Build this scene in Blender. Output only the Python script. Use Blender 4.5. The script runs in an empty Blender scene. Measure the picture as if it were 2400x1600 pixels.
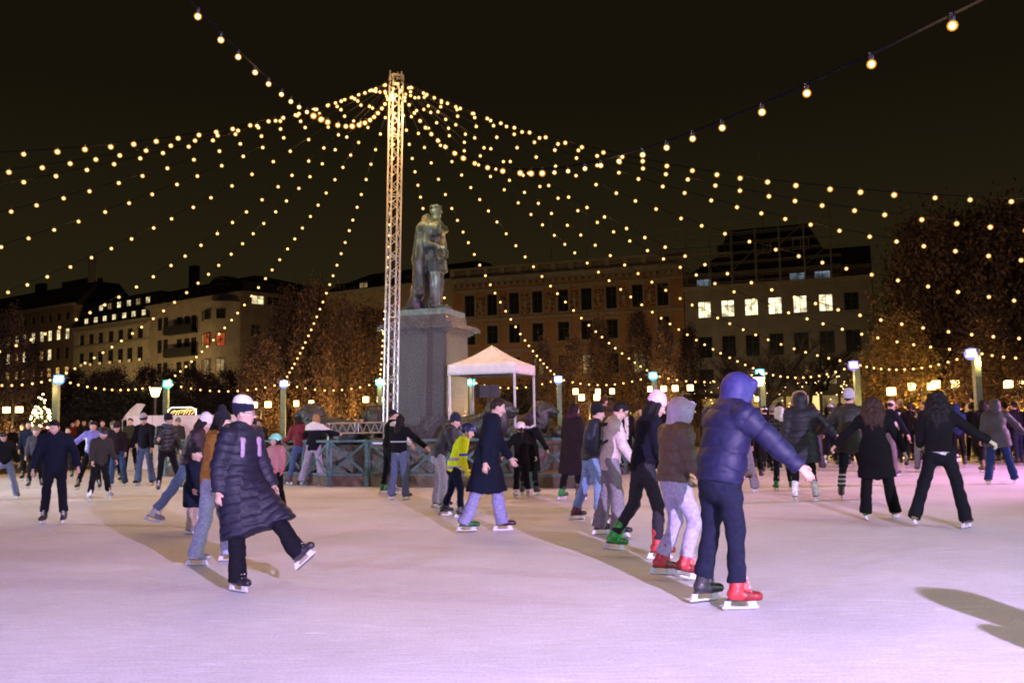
import bpy, bmesh, math, random
import numpy as np
from math import sin, cos, tan, radians as R, pi, sqrt, atan2
from mathutils import Vector, Matrix
sc = bpy.context.scene
COL = sc.collection
random.seed(7)
RNG = np.random.default_rng(11)

# ------------------------------------------------------------------ camera
CAMH, FPX, PITCH, ROLL = 1.52, 2190.0, math.atan(190/2190), 0.017
cam = bpy.data.cameras.new('camera'); camo = bpy.data.objects.new('camera', cam); COL.objects.link(camo)
cam.sensor_width = 36; cam.lens = 36*FPX/2400; cam.clip_start = .05; cam.clip_end = 2000
FW = Vector((0, cos(PITCH), sin(PITCH)))
_r0, _u0 = Vector((1,0,0)), Vector((0,-sin(PITCH),cos(PITCH)))
RT = _r0*cos(ROLL) - _u0*sin(ROLL); UP = _u0*cos(ROLL) + _r0*sin(ROLL)
camo.matrix_world = Matrix(((RT.x,UP.x,-FW.x,0),(RT.y,UP.y,-FW.y,0),(RT.z,UP.z,-FW.z,CAMH),(0,0,0,1)))
sc.camera = camo
def ray(px, py): return FW + RT*((px-1200)/FPX) - UP*((py-800)/FPX)
def at(px, py, Y):
    d = ray(px, py); return Vector((0,0,CAMH)) + d*(Y/d.y)
def gnd(px, py, z=0.0):
    d = ray(px, py); return Vector((0,0,CAMH)) + d*((z-CAMH)/d.z)
def pix(p):
    v = Vector(p)-Vector((0,0,CAMH)); w = v.dot(FW)
    return 1200+FPX*v.dot(RT)/w, 800-FPX*v.dot(UP)/w

# ------------------------------------------------------------------ object helpers
def link(o, parent=None):
    COL.objects.link(o)
    if parent is not None: o.parent = parent
    return o
def tag(o, label=None, cat=None, group=None, kind=None):
    if label: o['label'] = label
    if cat: o['category'] = cat
    if group: o['group'] = group
    if kind: o['kind'] = kind
    return o
def empty(name, loc=(0,0,0), rz=0.0):
    o = bpy.data.objects.new(name, None); COL.objects.link(o)
    o.location = loc; o.rotation_euler = (0,0,rz); o.empty_display_size = .2
    return o
def mesh_obj(name, V, F, mats, parent=None, cols=None, smooth=False, fmat=None):
    me = bpy.data.meshes.new(name)
    me.from_pydata([tuple(v) for v in V], [], [tuple(f) for f in F])
    for m in (mats if isinstance(mats,(list,tuple)) else [mats]): me.materials.append(m)
    if fmat is not None: me.polygons.foreach_set('material_index', fmat)
    if smooth: me.polygons.foreach_set('use_smooth', [True]*len(me.polygons))
    if cols is not None: set_cols(me, cols)
    me.update()
    return link(bpy.data.objects.new(name, me), parent)
def set_cols(me, cols):
    a = me.color_attributes.new('Col', 'FLOAT_COLOR', 'POINT')
    c = np.ones((len(me.vertices),4), np.float32); c[:,:3] = cols
    a.data.foreach_set('color', c.ravel())
class MB:
    """collects boxes, bars, tubes and polygons into one mesh"""
    def __init__(s): s.V=[]; s.F=[]; s.M=[]; s.mi=0
    def add(s, V, F):
        n=len(s.V); s.V+= [tuple(v) for v in V]; s.F += [tuple(i+n for i in f) for f in F]; s.M += [s.mi]*len(F); return s
    def box(s, lo, hi, M=None):
        x0,y0,z0=lo; x1,y1,z1=hi
        V=[Vector(p) for p in ((x0,y0,z0),(x1,y0,z0),(x1,y1,z0),(x0,y1,z0),(x0,y0,z1),(x1,y0,z1),(x1,y1,z1),(x0,y1,z1))]
        if M is not None: V=[M@v for v in V]
        return s.add(V, [(0,3,2,1),(4,5,6,7),(0,1,5,4),(1,2,6,5),(2,3,7,6),(3,0,4,7)])
    def bar(s, a, b, w, h=None, up=(0,0,1)):
        a=Vector(a); b=Vector(b); h=h or w; d=(b-a).normalized(); u=Vector(up)
        if abs(d.dot(u))>.98: u=Vector((1,0,0))
        x=d.cross(u).normalized(); y=x.cross(d)
        V=[]
        for p in (a,b):
            for sx,sy in ((-1,-1),(1,-1),(1,1),(-1,1)): V.append(p+x*(sx*w/2)+y*(sy*h/2))
        return s.add(V,[(0,1,2,3),(7,6,5,4),(0,4,5,1),(1,5,6,2),(2,6,7,3),(3,7,4,0)])
    def tube(s, pts, r, n=6, caps=True):
        pts=[Vector(p) for p in pts]; rs=r if isinstance(r,(list,tuple)) else [r]*len(pts)
        V=[];F=[]
        for i,p in enumerate(pts):
            d=(pts[min(i+1,len(pts)-1)]-pts[max(i-1,0)])
            d=d.normalized() if d.length>1e-9 else Vector((0,0,1))
            u=Vector((0,0,1)) if abs(d.z)<.95 else Vector((1,0,0))
            x=d.cross(u).normalized(); y=x.cross(d)
            for k in range(n):
                a=2*pi*k/n; V.append(p+(x*cos(a)+y*sin(a))*rs[i])
        for i in range(len(pts)-1):
            for k in range(n):
                F.append((i*n+k,i*n+(k+1)%n,(i+1)*n+(k+1)%n,(i+1)*n+k))
        if caps:
            F.append(tuple(range(n))[::-1]); F.append(tuple((len(pts)-1)*n+k for k in range(n)))
        return s.add(V,F)
    def lathe(s, prof, c=(0,0,0), n=16):
        V=[];F=[]
        for r,z in prof:
            for k in range(n):
                a=2*pi*k/n; V.append((c[0]+r*cos(a),c[1]+r*sin(a),c[2]+z))
        for i in range(len(prof)-1):
            for k in range(n): F.append((i*n+k,i*n+(k+1)%n,(i+1)*n+(k+1)%n,(i+1)*n+k))
        F.append(tuple(range(n))[::-1]); F.append(tuple((len(prof)-1)*n+k for k in range(n)))
        return s.add(V,F)
    def prism(s, poly, t, M=None):
        """polygon in xz plane, extruded +-t/2 in y"""
        n=len(poly)
        V=[Vector((x,-t/2,z)) for x,z in poly]+[Vector((x,t/2,z)) for x,z in poly]
        if M is not None: V=[M@v for v in V]
        F=[tuple(range(n)),tuple(range(2*n-1,n-1,-1))]+[(i,i+n,(i+1)%n+n,(i+1)%n) for i in range(n)]
        return s.add(V,F)
    def build(s, name, mats, parent=None, smooth=False):
        return mesh_obj(name, s.V, s.F, mats, parent, smooth=smooth, fmat=s.M)
def copy_tree(o, parent=None):
    c=o.copy(); COL.objects.link(c)
    if parent is not None: c.parent=parent
    for ch in list(o.children): copy_tree(ch, c)
    return c

# ------------------------------------------------------------------ materials
MATS={}
def nt(name):
    m=bpy.data.materials.new(name); m.use_nodes=True
    t=m.node_tree; b=t.nodes['Principled BSDF']; return m,t,b
def N(t, typ, **kw):
    n=t.nodes.new(typ)
    for k,v in kw.items(): setattr(n,k,v)
    return n
def noise_mix(t, b, base, dark, scale, detail=6, lo=.35, hi=.7, coord='Object', bump=0, bscale=None, bdist=.02):
    tc=N(t,'ShaderNodeTexCoord'); nz=N(t,'ShaderNodeTexNoise'); nz.inputs['Scale'].default_value=scale; nz.inputs['Detail'].default_value=detail
    t.links.new(tc.outputs[coord], nz.inputs['Vector'])
    cr=N(t,'ShaderNodeValToRGB'); cr.color_ramp.elements[0].position=lo; cr.color_ramp.elements[1].position=hi
    cr.color_ramp.elements[0].color=(*dark,1); cr.color_ramp.elements[1].color=(*base,1)
    t.links.new(nz.outputs['Fac'], cr.inputs['Fac']); t.links.new(cr.outputs['Color'], b.inputs['Base Color'])
    if bump:
        n2=N(t,'ShaderNodeTexNoise'); n2.inputs['Scale'].default_value=bscale or scale*3; n2.inputs['Detail'].default_value=8
        t.links.new(tc.outputs[coord], n2.inputs['Vector'])
        bp=N(t,'ShaderNodeBump'); bp.inputs['Strength'].default_value=bump; bp.inputs['Distance'].default_value=bdist
        t.links.new(n2.outputs['Fac'], bp.inputs['Height']); t.links.new(bp.outputs['Normal'], b.inputs['Normal'])
def solid(name, base, dark=None, rough=.6, metal=0, scale=4, bump=0, bscale=None, spec=.5, lo=.35, hi=.7, bdist=.02):
    if name in MATS: return MATS[name]
    m,t,b=nt(name); dark=dark or tuple(c*.75 for c in base)
    noise_mix(t,b,base,dark,scale,lo=lo,hi=hi,bump=bump,bscale=bscale,bdist=bdist)
    b.inputs['Roughness'].default_value=rough; b.inputs['Metallic'].default_value=metal
    b.inputs['Specular IOR Level'].default_value=spec
    MATS[name]=m; return m
def vcol(name, rough, bump, bscale, var=.25, vscale=30, sheen=0, spec=.5, metal=0, stretch=None):
    """material that takes its colour from the mesh's own colour attribute (dye), with cloth grain"""
    m,t,b=nt(name)
    at_=N(t,'ShaderNodeAttribute',attribute_name='Col'); tc=N(t,'ShaderNodeTexCoord')
    nz=N(t,'ShaderNodeTexNoise'); nz.inputs['Scale'].default_value=vscale; nz.inputs['Detail'].default_value=5
    src=tc.outputs['Object']
    if stretch:
        mp=N(t,'ShaderNodeMapping'); mp.inputs['Scale'].default_value=stretch; t.links.new(src,mp.inputs['Vector']); src=mp.outputs['Vector']
    t.links.new(src,nz.inputs['Vector'])
    mr=N(t,'ShaderNodeMapRange'); mr.inputs['From Min'].default_value=.3; mr.inputs['From Max'].default_value=.7
    mr.inputs['To Min'].default_value=1-var; mr.inputs['To Max'].default_value=1+var*.6
    t.links.new(nz.outputs['Fac'],mr.inputs['Value'])
    mx=N(t,'ShaderNodeVectorMath',operation='SCALE'); t.links.new(at_.outputs['Color'],mx.inputs[0]); t.links.new(mr.outputs['Result'],mx.inputs['Scale'])
    t.links.new(mx.outputs['Vector'],b.inputs['Base Color'])
    n2=N(t,'ShaderNodeTexNoise'); n2.inputs['Scale'].default_value=bscale; n2.inputs['Detail'].default_value=4
    t.links.new(src,n2.inputs['Vector'])
    bp=N(t,'ShaderNodeBump'); bp.inputs['Strength'].default_value=bump; bp.inputs['Distance'].default_value=.01
    t.links.new(n2.outputs['Fac'],bp.inputs['Height']); t.links.new(bp.outputs['Normal'],b.inputs['Normal'])
    b.inputs['Roughness'].default_value=rough; b.inputs['Specular IOR Level'].default_value=spec; b.inputs['Metallic'].default_value=metal
    if sheen: b.inputs['Sheen Weight'].default_value=sheen
    MATS[name]=m; return m
vcol('cloth',.92,.5,55,sheen=0,spec=.15); vcol('nylon',.58,.5,24,var=.2,spec=.34); vcol('leather',.42,.5,46,var=.4,vscale=18,spec=.45)
vcol('skin',.55,.15,90,var=.1,spec=.35); vcol('hair',.68,.9,60,var=.5,vscale=45,stretch=(1,1,.18),spec=.2); vcol('plastic',.32,.05,60,var=.08)
vcol('bronze',.42,.6,26,var=.55,vscale=6,spec=.6); vcol('knit',.95,.9,120,sheen=.05,var=.2,spec=.12)
def emit(name, col, strength, sample=True):
    m=bpy.data.materials.new(name); m.use_nodes=True; t=m.node_tree; t.nodes.clear()
    o=N(t,'ShaderNodeOutputMaterial'); e=N(t,'ShaderNodeEmission'); e.inputs['Color'].default_value=(*col,1); e.inputs['Strength'].default_value=strength
    t.links.new(e.outputs[0],o.inputs['Surface'])
    if not sample: m.cycles.emission_sampling='NONE'
    MATS[name]=m; return m

# ------------------------------------------------------------------ signed distance modelling (smooth blended solids -> one mesh)
def nv(v): return np.array(v, np.float32)
class Pr:
    def __init__(s, kind, a, b=None, ra=.1, rb=None, q=1.0, f=None, cut=(), col=(.5,.5,.5), k=.03, neg=False, rot=None, s0=0.0, puff=0.0, grp=0):
        s.kind=kind; s.a=nv(a); s.b=nv(b if b is not None else a); s.ra=ra; s.rb=ra if rb is None else rb
        s.q=q; s.f=None if f is None else nv(f)/np.linalg.norm(nv(f)); s.cut=[(nv(p),nv(n)/np.linalg.norm(nv(n))) for p,n in cut]
        s.col=col; s.k=k; s.neg=neg; s.rot=None if rot is None else np.array(rot,np.float32); s.s0=s0; s.puff=puff; s.grp=grp
    def bounds(s):
        if s.kind=='ell':
            r=max(s.ra) if s.rot is not None else np.array(s.ra); return s.a-r, s.a+r
        r=max(s.ra,s.rb); return np.minimum(s.a,s.b)-r, np.maximum(s.a,s.b)+r
    def ev(s, X, Y, Z):
        if s.kind=='ell':
            x=X-s.a[0]; y=Y-s.a[1]; z=Z-s.a[2]
            if s.rot is not None:
                m=s.rot; x,y,z=(m[0,0]*x+m[1,0]*y+m[2,0]*z, m[0,1]*x+m[1,1]*y+m[2,1]*z, m[0,2]*x+m[1,2]*y+m[2,2]*z)
            r=s.ra; k0=np.sqrt((x/r[0])**2+(y/r[1])**2+(z/r[2])**2); k1=np.sqrt((x/r[0]**2)**2+(y/r[1]**2)**2+(z/r[2]**2)**2)
            d=k0*(k0-1)/np.maximum(k1,1e-6)
        else:
            ba=s.b-s.a; L2=max(float(ba@ba),1e-9)
            t=np.clip(((X-s.a[0])*ba[0]+(Y-s.a[1])*ba[1]+(Z-s.a[2])*ba[2])/L2,0,1)
            x=X-s.a[0]-t*ba[0]; y=Y-s.a[1]-t*ba[1]; z=Z-s.a[2]-t*ba[2]
            r=s.ra+(s.rb-s.ra)*t
            if s.f is not None and s.q!=1:
                w=(x*s.f[0]+y*s.f[1]+z*s.f[2])*(1/s.q-1); x=x+w*s.f[0]; y=y+w*s.f[1]; z=z+w*s.f[2]
                d=(np.sqrt(x*x+y*y+z*z)-r)*min(s.q,1)
            else: d=np.sqrt(x*x+y*y+z*z)-r
        for p,n in s.cut: d=np.maximum(d,(X-p[0])*n[0]+(Y-p[1])*n[1]+(Z-p[2])*n[2])
        return d
def sdf_mesh(prims, vox):
    lo=np.min([p.bounds()[0] for p in prims if not p.neg],axis=0)-3*vox; hi=np.max([p.bounds()[1] for p in prims if not p.neg],axis=0)+3*vox
    n=np.ceil((hi-lo)/vox).astype(int)+1
    ax=[(lo[i]+vox*np.arange(n[i])).astype(np.float32) for i in range(3)]
    F=np.full(n,.35,np.float32)
    for p in prims:
        bl,bh=p.bounds(); m=p.k+2*vox
        i0=np.clip(np.floor((bl-m-lo)/vox).astype(int),0,n-1); i1=np.clip(np.ceil((bh+m-lo)/vox).astype(int)+1,1,n)
        if np.any(i1<=i0): continue
        sl=tuple(slice(i0[i],i1[i]) for i in range(3))
        d=p.ev(ax[0][sl[0]][:,None,None],ax[1][sl[1]][None,:,None],ax[2][sl[2]][None,None,:]).astype(np.float32)
        f=F[sl]; k=max(p.k,1e-4)
        if p.neg:
            h=np.clip(.5-.5*(f+d)/k,0,1); F[sl]=f*(1-h)-d*h+k*h*(1-h)
        else:
            h=np.clip(.5+.5*(f-d)/k,0,1); F[sl]=f*(1-h)+d*h-k*h*(1-h)
    S=F<0
    c=S.astype(np.int8); cs=sum(c[a:n[0]-1+a,b:n[1]-1+b,e:n[2]-1+e] for a in (0,1) for b in (0,1) for e in (0,1))
    I,J,K=np.nonzero((cs>0)&(cs<8)); nvert=len(I)
    acc=np.zeros((nvert,3)); cnt=np.zeros(nvert)
    cor=[(a,b,e) for a in (0,1) for b in (0,1) for e in (0,1)]
    val={q:F[I+q[0],J+q[1],K+q[2]] for q in cor}
    for q in cor:
        for d_ in range(3):
            if q[d_]==0:
                q2=list(q); q2[d_]=1; q2=tuple(q2); u,v=val[q],val[q2]; m=(u<0)!=(v<0)
                t=np.where(m,u/np.where(m,u-v,1),0)
                pos=np.array(q,float)[None,:]+np.zeros((nvert,1)); pos[:,d_]+=t
                acc+=pos*m[:,None]; cnt+=m
    V=lo+vox*(np.stack([I,J,K],1)+acc/np.maximum(cnt,1)[:,None])
    idx=np.full(n-1,-1,np.int32); idx[I,J,K]=np.arange(nvert)
    quads=[]
    for d_ in range(3):
        o1,o2=[(1,2),(2,0),(0,1)][d_]
        a=[slice(0,n[i]) for i in range(3)]; b=list(a)
        a[d_]=slice(0,n[d_]-1); b[d_]=slice(1,n[d_])
        ch=S[tuple(a)]!=S[tuple(b)]
        P=np.stack(np.nonzero(ch),1)
        P=P[(P[:,o1]>0)&(P[:,o2]>0)&(P[:,o1]<n[o1]-1)&(P[:,o2]<n[o2]-1)]
        ins=S[P[:,0],P[:,1],P[:,2]]
        def g(da,db):
            Q=P.copy(); Q[:,o1]-=da; Q[:,o2]-=db; return idx[Q[:,0],Q[:,1],Q[:,2]]
        q=np.stack([g(1,1),g(0,1),g(0,0),g(1,0)],1); q[~ins]=q[~ins][:,::-1]
        quads.append(q)
    return V, np.concatenate(quads)
def nearest(prims, V):
    X,Y,Z=[V[:,i].astype(np.float32) for i in range(3)]
    D=np.stack([p.ev(X,Y,Z) if not p.neg else np.full(len(V),9.,np.float32) for p in prims]); return D.argmin(0)
def vnorm(V,Q):
    nrm=np.cross(V[Q[:,2]]-V[Q[:,0]],V[Q[:,3]]-V[Q[:,1]]); out=np.zeros_like(V)
    for i in range(4): np.add.at(out,Q[:,i],nrm)
    return out/np.maximum(np.linalg.norm(out,axis=1),1e-12)[:,None]
def wrinkle(V, seed, freq):
    r=np.random.default_rng(seed); o=np.zeros(len(V))
    for i in range(5):
        d=r.normal(size=3); d/=np.linalg.norm(d); d2=r.normal(size=3); d2/=np.linalg.norm(d2)
        w=freq*(.6+.9*r.random()); o+=np.sin(V@d*w+r.random()*6+1.3*np.sin(V@d2*w*.6+r.random()*6))
    return o/5
def sdf_obj(name, prims, vox, mat, parent=None, wr=0.0, wf=30, seed=0, colfn=None, dispfn=None):
    V,Q=sdf_mesh(prims,vox)
    near=nearest(prims,V); cols=np.array([p.col for p in prims])[near]
    nrm=vnorm(V,Q)
    if wr: V=V+nrm*(wr*wrinkle(V,seed,wf))[:,None]
    pf=np.array([p.puff for p in prims])[near]
    if pf.max()>0:
        s=np.zeros(len(V))
        for i,p in enumerate(prims):
            m=near==i
            if not m.any() or p.puff<=0: continue
            ba=p.b-p.a; L=max(np.linalg.norm(ba),1e-6); s[m]=p.s0+((V[m]-p.a)@ba)/L
        wob=.012*np.sin(V@np.array([17.,13.,5.])+seed)
        V=V+nrm*(np.where(pf>0,np.sqrt(np.abs(np.sin(pi*(s+wob)/np.maximum(pf,1e-3))))-.55,0)*np.minimum(pf*.17,.0145))[:,None]
    if dispfn is not None: V=V+nrm*dispfn(V)[:,None]
    if colfn is not None: cols=colfn(V,near,cols)
    me=bpy.data.meshes.new(name); nq=len(Q)
    me.vertices.add(len(V)); me.vertices.foreach_set('co',V.astype(np.float32).ravel())
    me.loops.add(nq*4); me.loops.foreach_set('vertex_index',Q.astype(np.int32).ravel())
    me.polygons.add(nq); me.polygons.foreach_set('loop_start',np.arange(0,nq*4,4,dtype=np.int32))
    me.polygons.foreach_set('use_smooth',np.ones(nq,bool))
    me.update(calc_edges=True); me.materials.append(MATS[mat] if isinstance(mat,str) else mat)
    set_cols(me, cols)
    return link(bpy.data.objects.new(name,me),parent)
BULB_L=16; BULB_R=.024; HALO_R=.049; STRING_W=54; FLOOD_BACK=150; G1=520; S1=720; LANTERN_L=9; EXPO=0.0
NEAR_FLOODS=[
 (4.6,-4.0,(.72,.54,1.0),18800,(-.2,6.2),'green pole with violet floodlight behind the camera',88),
 (-9.5,-6.0,(.60,.54,1.0),6000,(-3.5,9.5),'green pole with pale violet floodlight behind the camera',95),
 (16.6,3.5,(.72,1.0,.98),4200,(7.5,12),'green pole with turquoise floodlight outside the right edge',85),
 (18.6,20,(1.0,.42,.98),7000,(9,24),'green pole with pink floodlight outside the right edge',100),
 (-21.3,20,(.80,.88,1.0),6000,(-10,25),'green pole with pale floodlight outside the left edge',100)]
# ------------------------------------------------------------------ setting materials
MATS['blade_white']=solid('blade_white',(.72,.72,.74),(.55,.55,.58),rough=.4); MATS['steel']=solid('steel',(.5,.5,.52),rough=.25,metal=1)
MATS['black_rubber']=solid('black_rubber',(.012,.012,.013),rough=.5)
M_alu=solid('aluminium',(.62,.62,.63),(.45,.45,.46),rough=.38,metal=.75,scale=30)
M_gran=solid('granite',(.135,.135,.13),(.055,.056,.058),rough=.26,scale=25,bump=.35,bscale=50,lo=.32,hi=.7)
M_gran2=solid('granite_rough',(.17,.155,.15),(.07,.065,.065),rough=.55,scale=14,bump=.5,bscale=30)
M_fence=solid('fence_paint',(.085,.185,.215),(.055,.12,.14),rough=.5,scale=9,bump=.15)
M_post=solid('pole_paint',(.115,.20,.14),(.08,.145,.10),rough=.5,scale=7,bump=.2)
M_board=solid('kick_board',(.16,.105,.075),(.07,.045,.035),rough=.7,scale=5,bump=.4,bscale=20)
M_dark=solid('dark_metal',(.02,.022,.022),rough=.5)
M_tent=solid('tent_cloth',(.80,.79,.78),(.68,.67,.66),rough=.85,scale=5,bump=.5,bscale=7)
M_patina=solid('patina',(.20,.32,.28),(.09,.15,.13),rough=.6,scale=9,bump=.4)
M_white=solid('white_board',(.60,.56,.56),(.5,.46,.46),rough=.6,scale=3)
def leafmat(name):
    m,t,b=nt(name); a=N(t,'ShaderNodeAttribute',attribute_name='Col'); t.links.new(a.outputs['Color'],b.inputs['Base Color'])
    b.inputs['Roughness'].default_value=.7; b.inputs['Specular IOR Level'].default_value=.2
    MATS[name]=m; return m
M_leaf=leafmat('dry_leaves'); M_bark=solid('bark',(.055,.045,.036),(.025,.02,.017),rough=.9,scale=12,bump=.6)
# ---- ice: worn, scratched, slightly wet
def ice_material():
    m,t,b=nt('ice'); L=t.links
    tc=N(t,'ShaderNodeTexCoord'); 
    n1=N(t,'ShaderNodeTexNoise'); n1.inputs['Scale'].default_value=.35; n1.inputs['Detail'].default_value=8
    L.new(tc.outputs['Object'],n1.inputs['Vector'])
    mp=N(t,'ShaderNodeMapping'); mp.inputs['Scale'].default_value=(1.6,9,1); mp.inputs['Rotation'].default_value=(0,0,.12); L.new(tc.outputs['Object'],mp.inputs['Vector'])
    n2=N(t,'ShaderNodeTexNoise'); n2.inputs['Scale'].default_value=2.2; n2.inputs['Detail'].default_value=10; n2.inputs['Roughness'].default_value=.72; L.new(mp.outputs['Vector'],n2.inputs['Vector'])
    n3=N(t,'ShaderNodeTexNoise'); n3.inputs['Scale'].default_value=42; n3.inputs['Detail'].default_value=6; n3.inputs['Roughness'].default_value=.8; L.new(tc.outputs['Object'],n3.inputs['Vector'])
    # blade scratches: two crossing sets of thin curved lines
    def scratch(rot,sx,sy,eps,seed):
        # thin curved cuts: the lines along which a stretched, slowly varying noise crosses set levels
        mp=N(t,'ShaderNodeMapping'); mp.inputs['Rotation'].default_value=(0,0,rot); mp.inputs['Scale'].default_value=(sx,sy,1); mp.inputs['Location'].default_value=(seed*7.3,seed*3.1,seed); L.new(tc.outputs['Object'],mp.inputs['Vector'])
        w=N(t,'ShaderNodeTexNoise'); w.inputs['Scale'].default_value=1; w.inputs['Detail'].default_value=1.0; L.new(mp.outputs['Vector'],w.inputs['Vector'])
        m1=N(t,'ShaderNodeMath',operation='MULTIPLY'); m1.inputs[1].default_value=11; L.new(w.outputs['Fac'],m1.inputs[0])
        m2=N(t,'ShaderNodeMath',operation='FRACT'); L.new(m1.outputs[0],m2.inputs[0])
        r=N(t,'ShaderNodeMapRange'); r.inputs['From Min'].default_value=eps; r.inputs['From Max'].default_value=eps*.3; L.new(m2.outputs[0],r.inputs['Value'])
        k=N(t,'ShaderNodeTexNoise'); k.inputs['Scale'].default_value=.8; L.new(mp.outputs['Vector'],k.inputs['Vector']); kr=N(t,'ShaderNodeMapRange'); kr.inputs['From Min'].default_value=.45; kr.inputs['From Max'].default_value=.62; L.new(k.outputs['Fac'],kr.inputs['Value'])
        f=N(t,'ShaderNodeMath',operation='MULTIPLY'); L.new(r.outputs['Result'],f.inputs[0]); L.new(kr.outputs['Result'],f.inputs[1]); return f.outputs[0]
    s1=scratch(.15,.10,1.5,.045,1); s2=scratch(-.45,.11,1.3,.04,2); s3=scratch(.8,.12,1.4,.04,3)
    a=N(t,'ShaderNodeMath',operation='MAXIMUM'); L.new(s1,a.inputs[0]); L.new(s2,a.inputs[1])
    a2=N(t,'ShaderNodeMath',operation='MAXIMUM'); L.new(a.outputs[0],a2.inputs[0]); L.new(s3,a2.inputs[1])
    def mr(src,lo,hi,a_=.3,b_=.7):
        r=N(t,'ShaderNodeMapRange'); r.inputs['From Min'].default_value=a_; r.inputs['From Max'].default_value=b_; r.inputs['To Min'].default_value=lo; r.inputs['To Max'].default_value=hi
        L.new(src,r.inputs['Value']); return r.outputs['Result']
    v=N(t,'ShaderNodeMath',operation='ADD'); L.new(mr(n1.outputs['Fac'],.70,.90),v.inputs[0]); L.new(mr(n2.outputs['Fac'],-.13,.09),v.inputs[1])
    v2=N(t,'ShaderNodeMath',operation='ADD'); L.new(v.outputs[0],v2.inputs[0]); L.new(mr(n3.outputs['Fac'],-.20,.12),v2.inputs[1])
    v3=N(t,'ShaderNodeMath',operation='MULTIPLY_ADD'); L.new(a2.outputs[0],v3.inputs[0]); v3.inputs[1].default_value=.17; L.new(v2.outputs[0],v3.inputs[2])
    cc=N(t,'ShaderNodeCombineColor'); L.new(v3.outputs[0],cc.inputs['Red']); L.new(v3.outputs[0],cc.inputs['Green'])
    vb=N(t,'ShaderNodeMath',operation='MULTIPLY'); L.new(v3.outputs[0],vb.inputs[0]); vb.inputs[1].default_value=1.09; L.new(vb.outputs[0],cc.inputs['Blue'])
    L.new(cc.outputs['Color'],b.inputs['Base Color'])
    L.new(mr(n2.outputs['Fac'],.34,.72,.35,.65),b.inputs['Roughness'])
    h=N(t,'ShaderNodeMath',operation='MULTIPLY_ADD'); L.new(n3.outputs['Fac'],h.inputs[0]); h.inputs[1].default_value=.5; L.new(n2.outputs['Fac'],h.inputs[2])
    bp=N(t,'ShaderNodeBump'); bp.inputs['Strength'].default_value=.6; bp.inputs['Distance'].default_value=.035; L.new(h.outputs[0],bp.inputs['Height']); L.new(bp.outputs['Normal'],b.inputs['Normal'])
    b.inputs['Specular IOR Level'].default_value=.35
    return m
def ground_disc(name, cx, cy, rx, ry, z, mat, n=96, p=2.4):
    V=[]
    for i in range(n):
        a=2*pi*i/n; c,s=cos(a),sin(a); r=(abs(c)**p+abs(s)**p)**(-1/p); V.append((cx+rx*c*r,cy+ry*s*r,z))
    return tag(mesh_obj(name,V,[tuple(range(n))],mat),kind='structure')
pav=solid('paving_stone',(.055,.05,.045),(.025,.022,.02),rough=.75,scale=2,bump=.5,bscale=8)
tag(mesh_obj('ground',[(-900,-300,-.012),(900,-300,-.012),(900,1200,-.012),(-900,1200,-.012)],[(0,1,2,3)],pav),kind='structure')
RX,RY,RCX,RCY=20.5,28.0,-1.2,15.0
ground_disc('ice',RCX,RCY,RX,RY,0,ice_material())
def ring(a,k=1.0,p=2.4):
    c,s=cos(a),sin(a); r=(abs(c)**p+abs(s)**p)**(-1/p); return RCX+RX*c*r*k, RCY+RY*s*r*k
# ------------------------------------------------------------------ island with the monument
YAW=R(18); UU=Vector((cos(YAW),-sin(YAW),0)); VV=Vector((sin(YAW),cos(YAW),0))
FRc=at(1047,900,26.0); PW=1.68; IC=Vector((FRc.x,FRc.y,0))-UU*(PW/2)+VV*(PW/2)
def isl(u,v,z=0): return IC+UU*u+VV*v+Vector((0,0,z))
b=MB(); b.box((-4.7,-3.15,0),(4.7,3.3,.26)); b.box((-3.75,-2.5,.26),(3.75,2.6,1.0)); b.box((-2.9,-1.5,1.0),(2.9,1.6,1.12))
o=b.build('stone_platform',M_gran2); o.location=IC; o.rotation_euler=(0,0,-YAW); tag(o,'stepped dark granite platform carrying the monument and lions','platform')
# pedestal
ped=empty('pedestal',IC,-YAW); tag(ped,'tall polished grey granite pedestal under the bronze statue','pedestal')
h=PW/2
b=MB(); b.box((-h,-h,1.74),(h,h,4.06)); b.build('shaft',M_gran,ped)
b=MB(); b.box((-h-.14,-h-.14,1.12),(h+.14,h+.14,1.55)); b.box((-h-.10,-h-.10,1.55),(h+.10,h+.10,1.63)); b.box((-h-.05,-h-.05,1.63),(h+.05,h+.05,1.74)); b.build('base',M_gran,ped)
b=MB(); b.box((-h-.06,-h-.06,4.06),(h+.06,h+.06,4.12)); b.box((-h-.14,-h-.14,4.12),(h+.14,h+.14,4.18)); b.box((-h-.30,-h-.30,4.18),(h+.30,h+.30,4.29)); b.box((-h-.25,-h-.25,4.29),(h+.25,h+.25,4.34)); b.build('cornice',M_gran,ped)
b=MB(); b.box((-h+.02,-h+.02,4.34),(h-.02,h-.02,4.60)); b.build('cap_block',M_gran,ped)
b=MB(); b.box((-h+.05,-h+.05,4.60),(h-.05,h-.05,4.77)); b.build('bronze_slab',M_patina,ped)
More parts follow.
